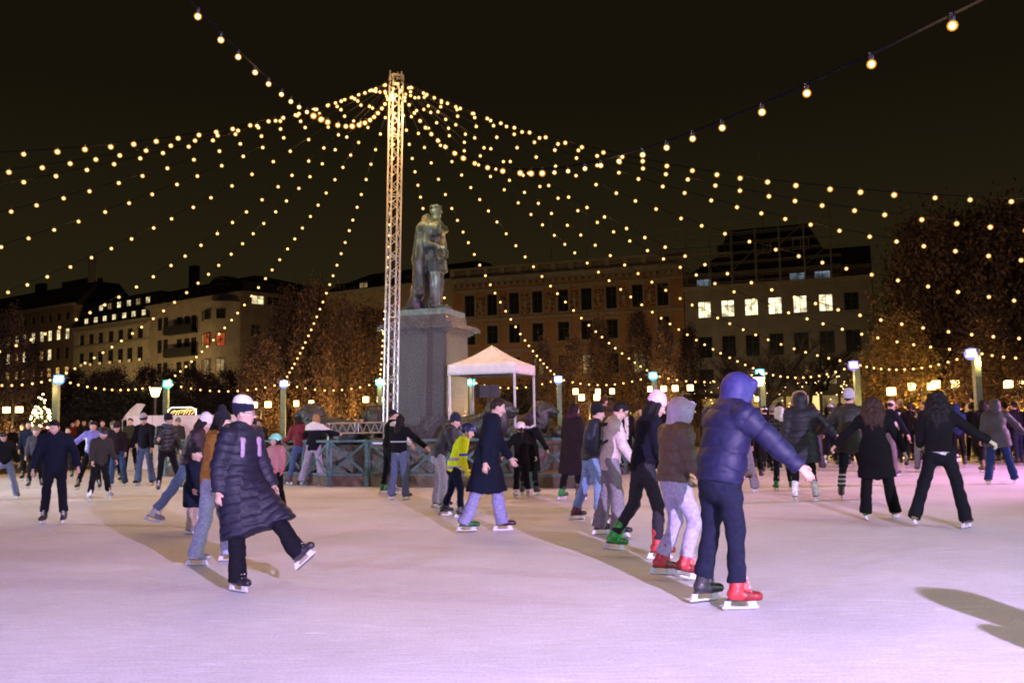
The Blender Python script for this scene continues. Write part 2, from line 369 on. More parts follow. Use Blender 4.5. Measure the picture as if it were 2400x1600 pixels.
# statue (modelled facing +Y, right arm towards the camera)
BZ=(.021,.050,.054); BZl=(.060,.125,.115); BZd=(.008,.014,.019)
S=[Pr('cap',(.10,.06,.10),(.11,.05,.52),.060,.075,col=BZl,k=.03),Pr('cap',(.11,.05,.52),(.10,.0,.95),.078,.11,col=BZl,k=.04),Pr('cap',(.10,.03,.05),(.11,.27,.045),.055,.04,col=BZ,k=.03),
   Pr('cap',(-.13,.0,.10),(-.12,.03,.52),.060,.072,col=BZ,k=.03),Pr('cap',(-.12,.03,.52),(-.09,.0,.95),.075,.11,col=BZ,k=.04),Pr('cap',(-.13,-.03,.05),(-.16,.20,.045),.055,.04,col=BZ,k=.03),
   Pr('cap',(0,.0,.78),(0,.0,1.02),.20,.175,q=.8,f=(0,1,0),col=BZ,k=.05),Pr('cap',(0,.0,1.02),(0,.02,1.36),.165,.20,q=.78,f=(0,1,0),col=BZ,k=.06),
   Pr('cap',(.0,.04,.70),(.0,.02,.95),.215,.19,q=.8,f=(0,1,0),col=BZ,k=.03,cut=[((0,0,.66),(0,0,-1))]),
   Pr('cap',(-.20,0,1.42),(.20,0,1.42),.085,col=BZ,k=.06),
   # mantle across the shoulders, in rolled folds
   Pr('cap',(-.20,-.05,1.47),(.17,.12,1.40),.075,.06,col=BZl,k=.03),Pr('cap',(-.16,.11,1.40),(.20,.06,1.30),.06,.065,col=BZl,k=.03),Pr('cap',(.20,.10,1.34),(.23,-.10,1.36),.085,.10,col=BZl,k=.04),
   Pr('cap',(-.10,.16,1.36),(.16,.17,1.26),.05,.045,col=BZ,k=.025),Pr('cap',(-.22,-.02,1.36),(-.24,.05,1.1),.10,.07,col=BZ,k=.04),
   # cloak down the back to the ground
   Pr('cap',(.02,-.10,1.42),(.02,-.17,.9),.22,.25,q=.42,f=(0,1,0),col=BZ,k=.06),Pr('cap',(.02,-.17,.9),(.0,-.27,.12),.25,.31,q=.45,f=(0,1,0),col=BZd,k=.06),
   Pr('cap',(.18,-.16,1.34),(.23,-.20,.85),.085,.09,col=BZ,k=.05),Pr('cap',(.23,-.20,.85),(.24,-.16,.30),.085,.075,col=BZ,k=.05),Pr('cap',(.24,-.16,.3),(.20,-.40,.06),.08,.05,col=BZd,k=.05),
   Pr('cap',(.10,-.42,.06),(.05,-.62,.03),.07,.03,col=BZd,k=.05),Pr('cap',(-.2,-.15,1.3),(-.24,-.24,.2),.09,.10,col=BZ,k=.05),Pr('cap',(.14,-.02,.70),(.17,.02,.08),.05,.045,col=BZd,k=.04),
   # right arm bent, hand resting on a wreath held at the hip
   Pr('cap',(.23,-.02,1.36),(.275,-.03,1.10),.075,.062,col=BZl,k=.03),Pr('cap',(.275,-.03,1.10),(.24,.17,1.02),.060,.045,col=BZl,k=.03),Pr('cap',(.24,.17,1.02),(.22,.24,1.0),.045,.04,col=BZl,k=.02),
   Pr('cap',(.20,-.05,1.0),(-.2,.1,.98),.06,.05,col=BZd,k=.03),
   # neck and head in profile
   Pr('cap',(0,.0,1.45),(0,.03,1.60),.062,.058,col=BZl,k=.03),Pr('ell',(0,.025,1.70),ra=(.078,.098,.095),col=BZl,k=.02),Pr('ell',(0,.055,1.63),ra=(.055,.06,.075),col=BZl,k=.03),
   Pr('cap',(0,.115,1.69),(0,.142,1.645),.010,.015,col=BZl,k=.012),Pr('ell',(0,.095,1.565),ra=(.028,.024,.022),col=BZl,k=.02),Pr('cap',(-.04,.10,1.70),(.04,.10,1.70),.013,col=BZl,k=.012),
   Pr('cap',(-.02,.11,1.61),(.02,.11,1.61),.010,col=BZ,k=.006),Pr('ell',(.08,.01,1.665),ra=(.012,.022,.034),col=BZl,k=.008)]
for q in range(4): S.append(Pr('cap',(.215+.008*q,.245+.012*q,1.035-.03*q),(.245-.004*q,.30,.99-.035*q),.014,.010,col=BZl,k=.006))
for q in range(12):
    a,c=2*pi*q/12,2*pi*(q+1)/12; S.append(Pr('cap',(.25,.24+.095*cos(a),.90+.095*sin(a)),(.25,.24+.095*cos(c),.90+.095*sin(c)),.022,col=BZ,k=.015))
for q in range(14):
    a=-2.2+4.4*q/13; S.append(Pr('ell',(.074*sin(a),.03+.0*a+.06*cos(a)*0-.05*(1-cos(a))*0,1.755),ra=(.03,.035,.02),col=BZl,k=.01) if False else Pr('ell',(.08*sin(a),.02+.092*cos(a),1.745+.012*sin(q*2.2)),ra=(.02,.02,.028),col=BZ,k=.008))
for q in range(9):
    a=-1.2+2.4*q/8; S.append(Pr('cap',(.24*sin(a),-.11-.09*cos(a),1.3),(.31*sin(a),-.21-.15*cos(a),.06),.022,.034,col=BZl if q%2 else BZd,k=.025))
def bronze_cols(V,near,cols):
    n=wrinkle(V*np.array([1,1,.35]),3,38); c=cols.copy(); c=c*(1+.7*n)[:,None]; st=wrinkle(V*np.array([1,1,.12]),8,70)>.35; c[st]=c[st]*2.4+np.array([.03,.04,.035]); return np.clip(c,.008,.5)
st=sdf_obj('statue',S,.012,'bronze',wr=.006,wf=45,seed=4,colfn=bronze_cols)
zs=1.77; st.location=isl(.16,0,4.765); st.rotation_euler=(0,0,-pi/2-YAW-.02); st.scale=(zs,)*3
tag(st,'weathered green bronze statue of a robed laurel-crowned man on the tall pedestal','statue')
# lions: lying, facing +Y
Lc=(.030,.036,.034)
LP=[Pr('cap',(0,-1.05,.36),(0,.05,.50),.30,.34,q=1,col=Lc,k=.12),Pr('ell',(.26,-.95,.28),ra=(.17,.36,.28),col=Lc,k=.08),Pr('ell',(-.26,-.95,.28),ra=(.17,.36,.28),col=Lc,k=.08),
    Pr('cap',(.30,-.9,.10),(.34,-.35,.08),.11,.085,col=Lc,k=.05),Pr('cap',(-.30,-.9,.10),(-.34,-.35,.08),.11,.085,col=Lc,k=.05),
    Pr('cap',(.22,.12,.34),(.22,.16,.12),.14,.11,col=Lc,k=.06),Pr('cap',(-.22,.12,.34),(-.22,.16,.12),.14,.11,col=Lc,k=.06),
    Pr('cap',(.22,.14,.11),(.22,.72,.09),.105,.085,col=Lc,k=.05),Pr('cap',(-.22,.14,.11),(-.22,.72,.09),.105,.085,col=Lc,k=.05),Pr('ell',(.22,.78,.08),ra=(.10,.12,.08),col=Lc,k=.04),Pr('ell',(-.22,.78,.08),ra=(.10,.12,.08),col=Lc,k=.04),
    Pr('ell',(0,.10,.62),ra=(.40,.36,.46),col=Lc,k=.08),Pr('ell',(0,.16,.86),ra=(.36,.28,.30),col=Lc,k=.08),Pr('ell',(0,.40,.88),ra=(.19,.20,.19),col=Lc,k=.05),
    Pr('cap',(0,.50,.84),(0,.64,.80),.115,.095,col=Lc,k=.04),Pr('cap',(0,.44,.74),(0,.58,.70),.09,.07,col=Lc,k=.03),Pr('ell',(0,.70,.85),ra=(.055,.035,.035),col=Lc,k=.015),
    Pr('cap',(-.10,.56,.93),(.10,.56,.93),.035,col=Lc,k=.03),Pr('ell',(.08,.585,.895),ra=(.03,.03,.022),col=Lc,k=.01,neg=True),Pr('ell',(-.08,.585,.895),ra=(.03,.03,.022),col=Lc,k=.01,neg=True),Pr('ell',(0,.68,.765),ra=(.08,.08,.016),col=Lc,k=.01,neg=True),
    Pr('ell',(.20,.28,1.07),ra=(.055,.04,.06),col=Lc,k=.03),Pr('ell',(-.20,.28,1.07),ra=(.055,.04,.06),col=Lc,k=.03),
    Pr('cap',(0,-1.38,.25),(.3,-1.5,.08),.05,.04,col=Lc,k=.05),Pr('cap',(.3,-1.5,.08),(.52,-1.15,.08),.04,.05,col=Lc,k=.03)]
def mane(V):
    m=np.clip((V[:,2]-.2)/.25,0,1)*np.clip((.44-V[:,1])/.12,0,1)*np.clip((V[:,1]+.42)/.15,0,1)
    return m*(.035*wrinkle(V*np.array([1,1,.7]),5,34)+.018*wrinkle(V,9,75))
lion=sdf_obj('lion',LP,.022,'bronze',dispfn=mane,colfn=lambda V,n,c: np.clip(c*(1+.6*wrinkle(V,2,12))[:,None],.01,.3))
lions=[lion]+[copy_tree(lion) for _ in range(3)]
ball_bm=MB(); ball_bm.lathe([(max(.005,.21*cos(a)),.21+.21*sin(a)) for a in np.linspace(-pi/2,pi/2,14)],n=24)
ball=ball_bm.build('cannonball',MATS['bronze'],smooth=True); set_cols(ball.data,Lc); balls=[ball]+[copy_tree(ball) for _ in range(3)]
for i,(u,v,lab) in enumerate(((2.55,-1.95,'dark bronze lion facing right with its mane in front of a tent leg'),(-2.55,-1.95,'dark bronze lion lying left of the pedestal behind the red padded jacket'),
        (2.55,2.05,'dark bronze lion farther back right of the pedestal, behind the dark brown coat'),(-2.55,2.05,'dark bronze lion farther back, seen just left of the light mast'))):
    o=lions[i]; o.location=isl(u,v,1.0); o.rotation_euler=(0,0,-YAW+(-pi/2 if u>0 else pi/2)); tag(o,lab,'lion statue','bronze lions around the pedestal')
    bo=balls[i]; bo.location=isl(u+(.80 if u>0 else -.80),v-.42 if u>0 else v+.42,1.0)
    tag(bo,lab.split(',')[0].replace('dark bronze lion','bronze ball beside the lion').replace('facing right','facing right, near its paw'),'ball','bronze balls by the lions')
balls[0]['label']='polished bronze ball under the paw of the lion right of the pedestal'; balls[1]['label']='bronze ball beside the lion behind the red padded jacket'
balls[2]['label']='bronze ball by the farther lion behind the dark brown coat'; balls[3]['label']='bronze ball by the farther lion left of the light mast'
# fence round the island
def fence(name, label, pts, closed=True, ph=1.13, group=None):
    f=empty(name,(0,0,0)); tag(f,label,'fence',group)
    n=len(pts); rails=MB(); kick=MB(); br=MB()
    for i in range(n if closed else n-1):
        p,q=Vector(pts[i]),Vector(pts[(i+1)%n]); L=(q-p).length; k=max(1,round(L/1.12)); d=(q-p)/L
        rails.bar(p+Vector((0,0,ph)),q+Vector((0,0,ph)),.10,.055); rails.bar(p+Vector((0,0,.30)),q+Vector((0,0,.30)),.06,.05)
        kick.bar(p+Vector((0,0,.135)),q+Vector((0,0,.135)),.035,.262)
        for j in range(k):
            a=p+d*(L*j/k); e=p+d*(L*(j+1)/k)
            m=MB(); m.box((-.05,-.05,0),(.05,.05,ph-.03)); po=m.build('post',M_fence,f); po.location=a; po.rotation_euler=(0,0,atan2(d.y,d.x))
            a2=a+d*.05; e2=e-d*.05; off=Vector((-d.y,d.x,0))*.012
            br.bar(a2+off+Vector((0,0,.33)),e2+off+Vector((0,0,ph-.03)),.03,.055); br.bar(a2-off+Vector((0,0,ph-.03)),e2-off+Vector((0,0,.33)),.03,.055)
    rails.build('rail',M_fence,f); kick.build('kick_board',M_board,f); br.build('cross_brace',M_fence,f)
    return f
fpts=[isl(5.35,-4.1),isl(-1.1,-3.95),isl(-9.4,.3),isl(-9.4,4.2),isl(-1.6,4.6),isl(5.35,4.6)]
fence('timber_fence','blue-green timber fence with X braces round the monument island',fpts)
# tent on the island
tnt=empty('party_tent',(0,0,0)); tag(tnt,'white pop-up tent with open sides beside the pedestal','tent')
T0=at(1206,900,24.6); T0.z=0; tw=1.80; tc_=[T0-UU*tw*1.02,T0,T0+VV*tw*.98,T0-UU*tw*1.02+VV*tw*.98]
ez=3.10; vz=2.82; pk=sum(tc_,Vector())/4+Vector((0,0,3.66))
for i,c in enumerate(tc_):
    m=MB(); m.box((-.024,-.024,1.0),(.024,.024,ez-.02)); m.box((-.06,-.06,.998),(.06,.06,1.012)); l=m.build('leg',MATS['blade_white'],tnt); l.location=c; l.rotation_euler=(0,0,-YAW)
V=[];F=[]
ctr=sum(tc_,Vector())/4; nseg=8
for i in range(4):
    a,b_=tc_[i],tc_[(i+1)%4]; oa=(a-ctr).normalized()*.04; ob=(b_-ctr).normalized()*.04; base=len(V)
    for r in range(6):
        t=r/5
        for s in range(nseg+1):
            e=(a+oa).lerp(b_+ob,s/nseg)+Vector((0,0,ez)); p=e.lerp(pk,t); p.z-= .10*sin(pi*t)*(.6+.4*sin(pi*s/nseg)); V.append(p)
    for r in range(5):
        for s in range(nseg): j=base+r*(nseg+1)+s; F.append((j,j+1,j+nseg+2,j+nseg+1))
can=mesh_obj('canopy',V,F,M_tent,tnt,smooth=True)
V=[];F=[]
for i in range(4):
    a,b_=tc_[i],tc_[(i+1)%4]; oa=(a-ctr).normalized()*.045; ob=(b_-ctr).normalized()*.045; nn=(b_-a).normalized(); nn=Vector((nn.y,-nn.x,0)); base=len(V)
    for r in range(4):
        for s in range(17):
            p=(a+oa).lerp(b_+ob,s/16)+Vector((0,0,ez-(ez-vz)*r/3)); p+=nn*(.012*sin(s*1.9+i)*r/3); V.append(p)
    for r in range(3):
        for s in range(16): j=base+r*17+s; F.append((j,j+1,j+18,j+17))
val=mesh_obj('valance',V,F,M_tent,tnt,smooth=True)
for ob in (can,val):
    md=ob.modifiers.new('thickness','SOLIDIFY'); md.thickness=.006
m=MB()
for i in range(4):
    a,b_=tc_[i]+Vector((0,0,ez-.06)),tc_[(i+1)%4]+Vector((0,0,ez-.06)); mid=(a+b_)/2
    for p,q in ((a,mid),(mid,b_)): m.bar(p,q+Vector((0,0,-.2)),.02); m.bar(p+Vector((0,0,-.2)),q,.02)
    m.bar(a,pk-Vector((0,0,.08)),.022)
m.build('scissor_frame',MATS['blade_white'],tnt)
# loudspeaker on a stand under the tent
p=at(1143,920,25.6); r=empty('loudspeaker',(p.x,p.y,1.0),.4); tag(r,'dark loudspeaker on a thin stand under the white tent','loudspeaker')
m=MB(); m.box((-.30,-.16,1.22),(.30,.16,1.55)); m.build('cabinet',M_dark,r); m=MB(); m.box((-.27,-.172,1.25),(.27,-.162,1.52)); m.build('grille',solid('grille',(.05,.05,.052),(.02,.02,.02),rough=.7,scale=60),r)
m=MB(); m.tube([(0,0,.3),(0,0,1.22)],.02,8)
for q in range(3): m.tube([(0,0,.5),(.35*cos(q*2.1),.35*sin(q*2.1),.0)],.014,6)
m.build('stand',M_dark,r)
# light mast: square lattice truss
def lattice(m, a, b_, w, bays, up):
    a=Vector(a); b_=Vector(b_); d=(b_-a).normalized(); x=d.cross(Vector(up)).normalized(); y=x.cross(d); cs=[(1,1),(-1,1),(-1,-1),(1,-1)]
    for sx,sy in cs: m.tube([a+(x*sx+y*sy)*w/2,b_+(x*sx+y*sy)*w/2],.024,6)
    L=(b_-a).length
    for k in range(bays):
        t0,t1=k/bays,(k+1)/bays
        for i in range(4):
            c0,c1=cs[i],cs[(i+1)%4]
            if k%2: c0,c1=c1,c0
            m.tube([a+d*L*t0+(x*c0[0]+y*c0[1])*w/2,a+d*L*t1+(x*c1[0]+y*c1[1])*w/2],.010,5,False)
    for k in range(0,bays+1,7):
        for i in range(4):
            c0,c1=cs[i],cs[(i+1)%4]; m.tube([a+d*L*k/bays+(x*c0[0]+y*c0[1])*w/2,a+d*L*k/bays+(x*c1[0]+y*c1[1])*w/2],.014,5,False)
mb_=at(914,985,25.7); mb_.z=1.0; MT=at(929,178,25.6)
mast=empty('light_mast',mb_); tag(mast,'tall square aluminium lattice mast holding up the light strings','mast')
m=MB(); lattice(m,Vector((0,0,.05)),MT-mb_,.29,42,(cos(.5),sin(.5),0)); m.box((-.45,-.45,0),(.45,.45,.05)); m.build('lattice',M_alu,mast)
m=MB(); o0=at(768,1004,24.75)-mb_; o1=at(902,1001,25.5)-mb_; lattice(m,o0,o1,.27,14,(0,0,1)); m.tube([o0+Vector((0,0,-.14)),Vector((o0.x,o0.y,.0))],.03); m.box((o0.x-.15,o0.y-.15,0),(o0.x+.15,o0.y+.15,.02))
m.build('outrigger',M_alu,mast)
m=MB(); m.tube([MT-mb_+Vector((-.16,-.1,-.25)),MT-mb_+Vector((-.16,-.1,.12))],.022); m.tube([MT-mb_+Vector((.16,-.1,-.25)),MT-mb_+Vector((.16,-.1,.08))],.022); m.tube([MT-mb_+Vector((.02,.14,-.25)),MT-mb_+Vector((.02,.14,.16))],.022)
m.tube([MT-mb_+Vector((-.16,-.1,0)),MT-mb_+Vector((.16,-.1,0)),MT-mb_+Vector((.02,.14,.04)),MT-mb_+Vector((-.16,-.1,0))],.014); m.build('head_frame',M_alu,mast)
# ------------------------------------------------------------------ poles, floodlights and light strings
BULB=emit('warm_bulb',(1,.62,.24),BULB_L,sample=False)
def glow_shell(name,col,s,a):
    m=bpy.data.materials.new(name); m.use_nodes=True; t=m.node_tree; t.nodes.clear()
    o=N(t,'ShaderNodeOutputMaterial'); e=N(t,'ShaderNodeEmission'); e.inputs['Color'].default_value=(*col,1); e.inputs['Strength'].default_value=s
    tr=N(t,'ShaderNodeBsdfTransparent'); mx=N(t,'ShaderNodeMixShader'); mx.inputs[0].default_value=a; t.links.new(tr.outputs[0],mx.inputs[1]); t.links.new(e.outputs[0],mx.inputs[2]); t.links.new(mx.outputs[0],o.inputs['Surface']); m.cycles.emission_sampling='NONE'; return m
GLOBE=glow_shell('halo_globe',(1,.44,.05),1.35,.5)  # amber glow round the bulb, put into an added see-through shell
bm=bmesh.new(); bmesh.ops.create_icosphere(bm,subdivisions=2,radius=BULB_R*.8); bulb_me=bpy.data.meshes.new('bulb'); bm.to_mesh(bm and bulb_me); bm.free()
bulb_me.polygons.foreach_set('use_smooth',[True]*len(bulb_me.polygons)); bulb_me.materials.append(BULB)
bm=bmesh.new(); bmesh.ops.create_icosphere(bm,subdivisions=1,radius=BULB_R*1.05); bulb_far=bpy.data.meshes.new('bulb_far'); bm.to_mesh(bulb_far); bm.free(); bulb_far.materials.append(BULB)
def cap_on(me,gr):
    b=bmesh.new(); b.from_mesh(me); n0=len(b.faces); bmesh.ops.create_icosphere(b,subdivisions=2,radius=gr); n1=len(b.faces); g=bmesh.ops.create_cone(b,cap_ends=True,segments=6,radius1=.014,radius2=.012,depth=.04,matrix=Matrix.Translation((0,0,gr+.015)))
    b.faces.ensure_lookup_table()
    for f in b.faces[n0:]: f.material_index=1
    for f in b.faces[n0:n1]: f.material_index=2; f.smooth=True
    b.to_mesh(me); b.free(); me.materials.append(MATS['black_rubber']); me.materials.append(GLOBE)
cap_on(bulb_me,HALO_R*.8)
bm=bmesh.new(); bmesh.ops.create_icosphere(bm,subdivisions=2,radius=.015); bulb_near=bpy.data.meshes.new('bulb_near'); bm.to_mesh(bulb_near); bm.free(); bulb_near.materials.append(BULB); cap_on(bulb_near,.025); cap_on(bulb_far,HALO_R)
nb=[0]
CABLE=solid('cable_rubber',(.008,.008,.009),rough=1.0,spec=0.0)
def light_string(label, A, E, sag, spacing, group, start=.35, jitter=.25):
    A=Vector(A); E=Vector(E); f=lambda t: A+(E-A)*t-Vector((0,0,4*sag*t*(1-t)))
    n=48; pts=[f(i/n) for i in range(n+1)]; cum=[0]
    for i in range(n): cum.append(cum[-1]+(pts[i+1]-pts[i]).length)
    L=cum[-1]; root=empty('light_string',A); tag(root,label,'light string',group)
    m=MB(); m.tube([p-A for p in pts],.009,4,False); m.build('cable',CABLE,root)
    s=start; k=0
    while s<L-.2 and k<100:
        i=max(j for j in range(n+1) if cum[j]<=s); i=min(i,n-1); t=(s-cum[i])/(cum[i+1]-cum[i]); p=pts[i].lerp(pts[i+1],t)
        ib=pix(p) if p.y>.5 else (9999,9999)
        if -120<ib[0]<2520 and -150<ib[1]<1650 or k%3==0:
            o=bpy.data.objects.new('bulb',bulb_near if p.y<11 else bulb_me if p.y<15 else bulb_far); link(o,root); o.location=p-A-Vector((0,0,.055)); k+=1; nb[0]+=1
            if nb[0]%8==3 or (k==2 and spacing>.5):
                ld=bpy.data.lights.new('bulb_light','POINT'); ld.energy=STRING_W*(1 if nb[0]%8==3 else .5); ld.color=(1,.53,.19); ld.shadow_soft_size=.03; l=bpy.data.objects.new('bulb_light',ld); COL.objects.link(l); l.location=p-Vector((0,0,.32))
        s+=spacing*(1+jitter*(random.random()-.5))*(1.75 if spacing==.56 and p.y>12.5 else 1)
    return root
def solve(A,E,px,py):
    """sag so that the hanging cable passes the sighted point"""
    A=Vector(A);E=Vector(E);best=None
    for i in range(1,400):
        t=i/400; p=A+(E-A)*t
        if p.y<1: continue
        q=at(px,py,p.y); 
        if best is None or abs(q.x-p.x)<best[0]: best=(abs(q.x-p.x),t,q.z,p.z)
    _,t,z,zl=best; return (zl-z)/(4*t*(1-t))
PH=3.6
vis=[ # px of pole top, py, depth, flood colour, colour word, which way the head sits
 (133,880,35.0,(.30,.62,1.0),'ice blue'),(390,892,40.0,(.12,1.0,.80),'turquoise'),(664,892,42.0,(.34,.42,1.0),'blue'),(890,889,42.6,(.12,.95,.90),'turquoise'),(1105,889,43.6,(.10,1.0,.75),'turquoise'),
 (1310,882,42.6,(.40,.52,1.0),'blue'),(1533,873,41.0,(.15,.80,1.0),'turquoise'),(1785,866,39.5,(.20,.85,1.0),'ice blue'),(2006,847,35.6,(.42,.32,1.0),'violet'),(2286,818,30.0,(.45,.42,1.0),'violet')]
where=['left of the round-lamped street lantern','behind the left street lantern','left of the pedestal above the left lion','just left of the light mast','right behind the pedestal seen under the tent',
 'right of the tent','above the pink beanie','next to the street lantern right of the blue hood','above the grey beanie on the right','at the right edge behind the slate coat']
POLES=[]
def pole(x,y,h,col,label,group='floodlight poles round the rink',power=0,aim=None,size=R(95),lens=40):
    r=empty('flood_pole',(x,y,0)); tag(r,label,'light pole',group)
    m=MB(); m.box((-.10,-.10,0),(.10,.10,h)); m.box((-.14,-.14,0),(.14,.14,.04)); m.box((-.112,-.112,h-.9),(.112,.112,h-.86)); m.build('post',M_post,r)
    ang=atan2((IC.y-8)-y,IC.x-x) if aim is None else atan2(aim[1]-y,aim[0]-x)
    fl=MB(); Mx=Matrix.Rotation(ang,4,'Z')@Matrix.Rotation(.42,4,'Y')
    fl.box((.10,-.17,-.13),(.22,.17,.13),Mx); fl.bar(Mx@Vector((0,0,-.0)),Mx@Vector((.12,0,0)),.05)
    fo=fl.build('floodlight',M_dark,r); fo.location=(0,0,h-.04)
    if lens:
        lm=MB(); lm.box((.222,-.14,-.11),(.250,.14,.11),Mx); lo=lm.build('lens',emit('flood_lens',col,lens,sample=False),fo)
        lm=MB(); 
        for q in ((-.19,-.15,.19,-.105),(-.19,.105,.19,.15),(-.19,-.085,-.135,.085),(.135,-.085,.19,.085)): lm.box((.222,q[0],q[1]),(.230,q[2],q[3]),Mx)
        lm.build('halo_rim',emit('flood_halo',col,1.15,sample=False),fo)  # glowing ring added round the lens as its coloured halo
    if lens:
        fc=MB(); fc.lathe([(max(.004,.20*cos(a)),.20*sin(a)) for a in np.linspace(-pi/2,pi/2,9)],Mx@Vector((.30,0,0)),14); fc.build('glare_ball',glow_shell('flood_glare',col,1.35,.42),fo,smooth=True)  # glowing ball added for the glare round the lens; the fixture has none
    vz=MB(); vz.bar(Vector((cos(ang)*.23,sin(ang)*.23,-.058)),Vector((cos(ang)*.66,sin(ang)*.66,-.058)),.56,.010); vz.build('added_visor',M_dark,fo)  # plate added to stop the beam rising up the mast
    if power:
        ld=bpy.data.lights.new('flood','SPOT'); ld.energy=power; ld.color=col; ld.spot_size=size; ld.spot_blend=.45; ld.shadow_soft_size=.03
        l=bpy.data.objects.new('flood_lamp',ld); COL.objects.link(l); l.location=(x+cos(ang)*.32,y+sin(ang)*.32,h-.14)
        tg=Vector(aim if aim is not None else (IC.x+.5,IC.y-9,0)); tg=Vector((tg[0],tg[1],0)); l.rotation_euler=(tg-l.location).to_track_quat('-Z','Y').to_euler()
    POLES.append((x,y,h)); return r
for i,(px,py,D,col,cw) in enumerate(vis):
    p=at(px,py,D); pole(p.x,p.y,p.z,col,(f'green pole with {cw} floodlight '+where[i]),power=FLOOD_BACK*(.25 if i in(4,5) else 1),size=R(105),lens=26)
    POLES[-1]=(p.x,p.y,p.z-.02)
MTt=MT+Vector((0,0,-.08))
# strings from the mast to the poles one sees
mids=[(455,668),(547,742),(759,698),(903,707),None,(1180,717),(1331,710),(1621,787),(1699,749),(1889,742)]
for i,(px,py,D,col,cw) in enumerate(vis):
    E=Vector((POLES[i][0],POLES[i][1],POLES[i][2])); sg=solve(MTt,E,*mids[i]) if mids[i] else 1.0
    light_string('bulb string to the pole '+where[i],MTt,E,sg,.62,'light strings fanning out from the mast',start=.5+.1*(i%3))
# strings to poles standing outside the picture
offs=[((-19.0,30.5),(247,709)),((-20.6,25.5),(65,663)),((-21.3,20),(216,503)),((-21.3,14.5),(216,442)),((-20.4,9),(179,398)),((-18.6,4),(92,388)),((-15.0,-2),(179,345)),
      ((17.0,25),(2152,762)),((18.6,20),(2210,672)),((19.2,14.5),(2191,575)),((18.6,9),(1903,472)),((16.6,3.5),(1869,429)),((5.0,-8.0),((1485,355),(2286,5))),((-1.2,-11.0),((518,77),(735,262)))]
olab=['lowest string of bulbs running off the left edge','second lowest bulb string running off the left edge','bulb string crossing the left edge third from below','bulb string crossing the left edge fourth from below','fifth bulb string from below at the left edge','sixth bulb string from below at the left edge, sagging flat','topmost bulb string at the left edge, rising to the left',
 'lowest mast string off the right edge','second lowest bulb string from the mast at the right edge','bulb string from the mast third from below at the right edge','bulb string sagging lowest in the middle and rising off the right edge','bulb string just above the flat sagging one at the right edge','string of large bulbs climbing to the upper right corner','string of large bulbs climbing to the top edge left of the mast']
for i,((x,y),mid) in enumerate(offs):
    E=Vector((x,y,PH))
    if i<12: sg=solve(MTt,E,*mid)
    else:
        # two sighted points fix both the sag and the height of the far end
        eq=[]
        for px,py in mid:
            tt=min((abs(at(px,py,max(.6,MTt.y+(E.y-MTt.y)*q/800)).x-(MTt.x+(E.x-MTt.x)*q/800)),q/800) for q in range(8,790) if MTt.y+(E.y-MTt.y)*q/800>.6)[1]; eq.append((tt,-4*tt*(1-tt),at(px,py,MTt.y+(E.y-MTt.y)*tt).z-MTt.z*(1-tt)))
        (a1,b1,c1),(a2,b2,c2)=eq; dt=a1*b2-a2*b1; E.z=(c1*b2-c2*b1)/dt; sg=(a1*c2-a2*c1)/dt; print('near string',i,E.z,sg)
    light_string(olab[i],MTt,E,sg,.62 if i<12 else .56,'light strings fanning out from the mast',start=.45+.12*(i%4))
# string round the rink from pole top to pole top
seq=[(-19.0,30.5,PH)]+[(x,y,z) for x,y,z in POLES[:10]]+[(17.0,25,PH)]
rl=['left edge pole','ice blue left pole','left turquoise pole','blue pole above the left lion','turquoise pole beside the mast','turquoise pole under the tent','blue pole right of the tent','turquoise pole above the pink beanie','ice blue pole by the street lantern','violet pole above the grey beanie','right edge violet pole','pole outside the right edge']
for i in range(len(seq)-1):
    light_string(f'low garland, {rl[i]} to {rl[i+1]}',Vector(seq[i])+Vector((0,0,-.03)),Vector(seq[i+1])+Vector((0,0,-.03)),.36,.40,'garland of bulbs round the rink',start=.25,jitter=.15)
# floodlit poles behind and beside the camera: they light the near ice
for x,y,col,pw,aim,lab,sz_ in NEAR_FLOODS:
    pole(x,y,PH,col,lab,power=pw,aim=aim,size=R(sz_),lens=0)
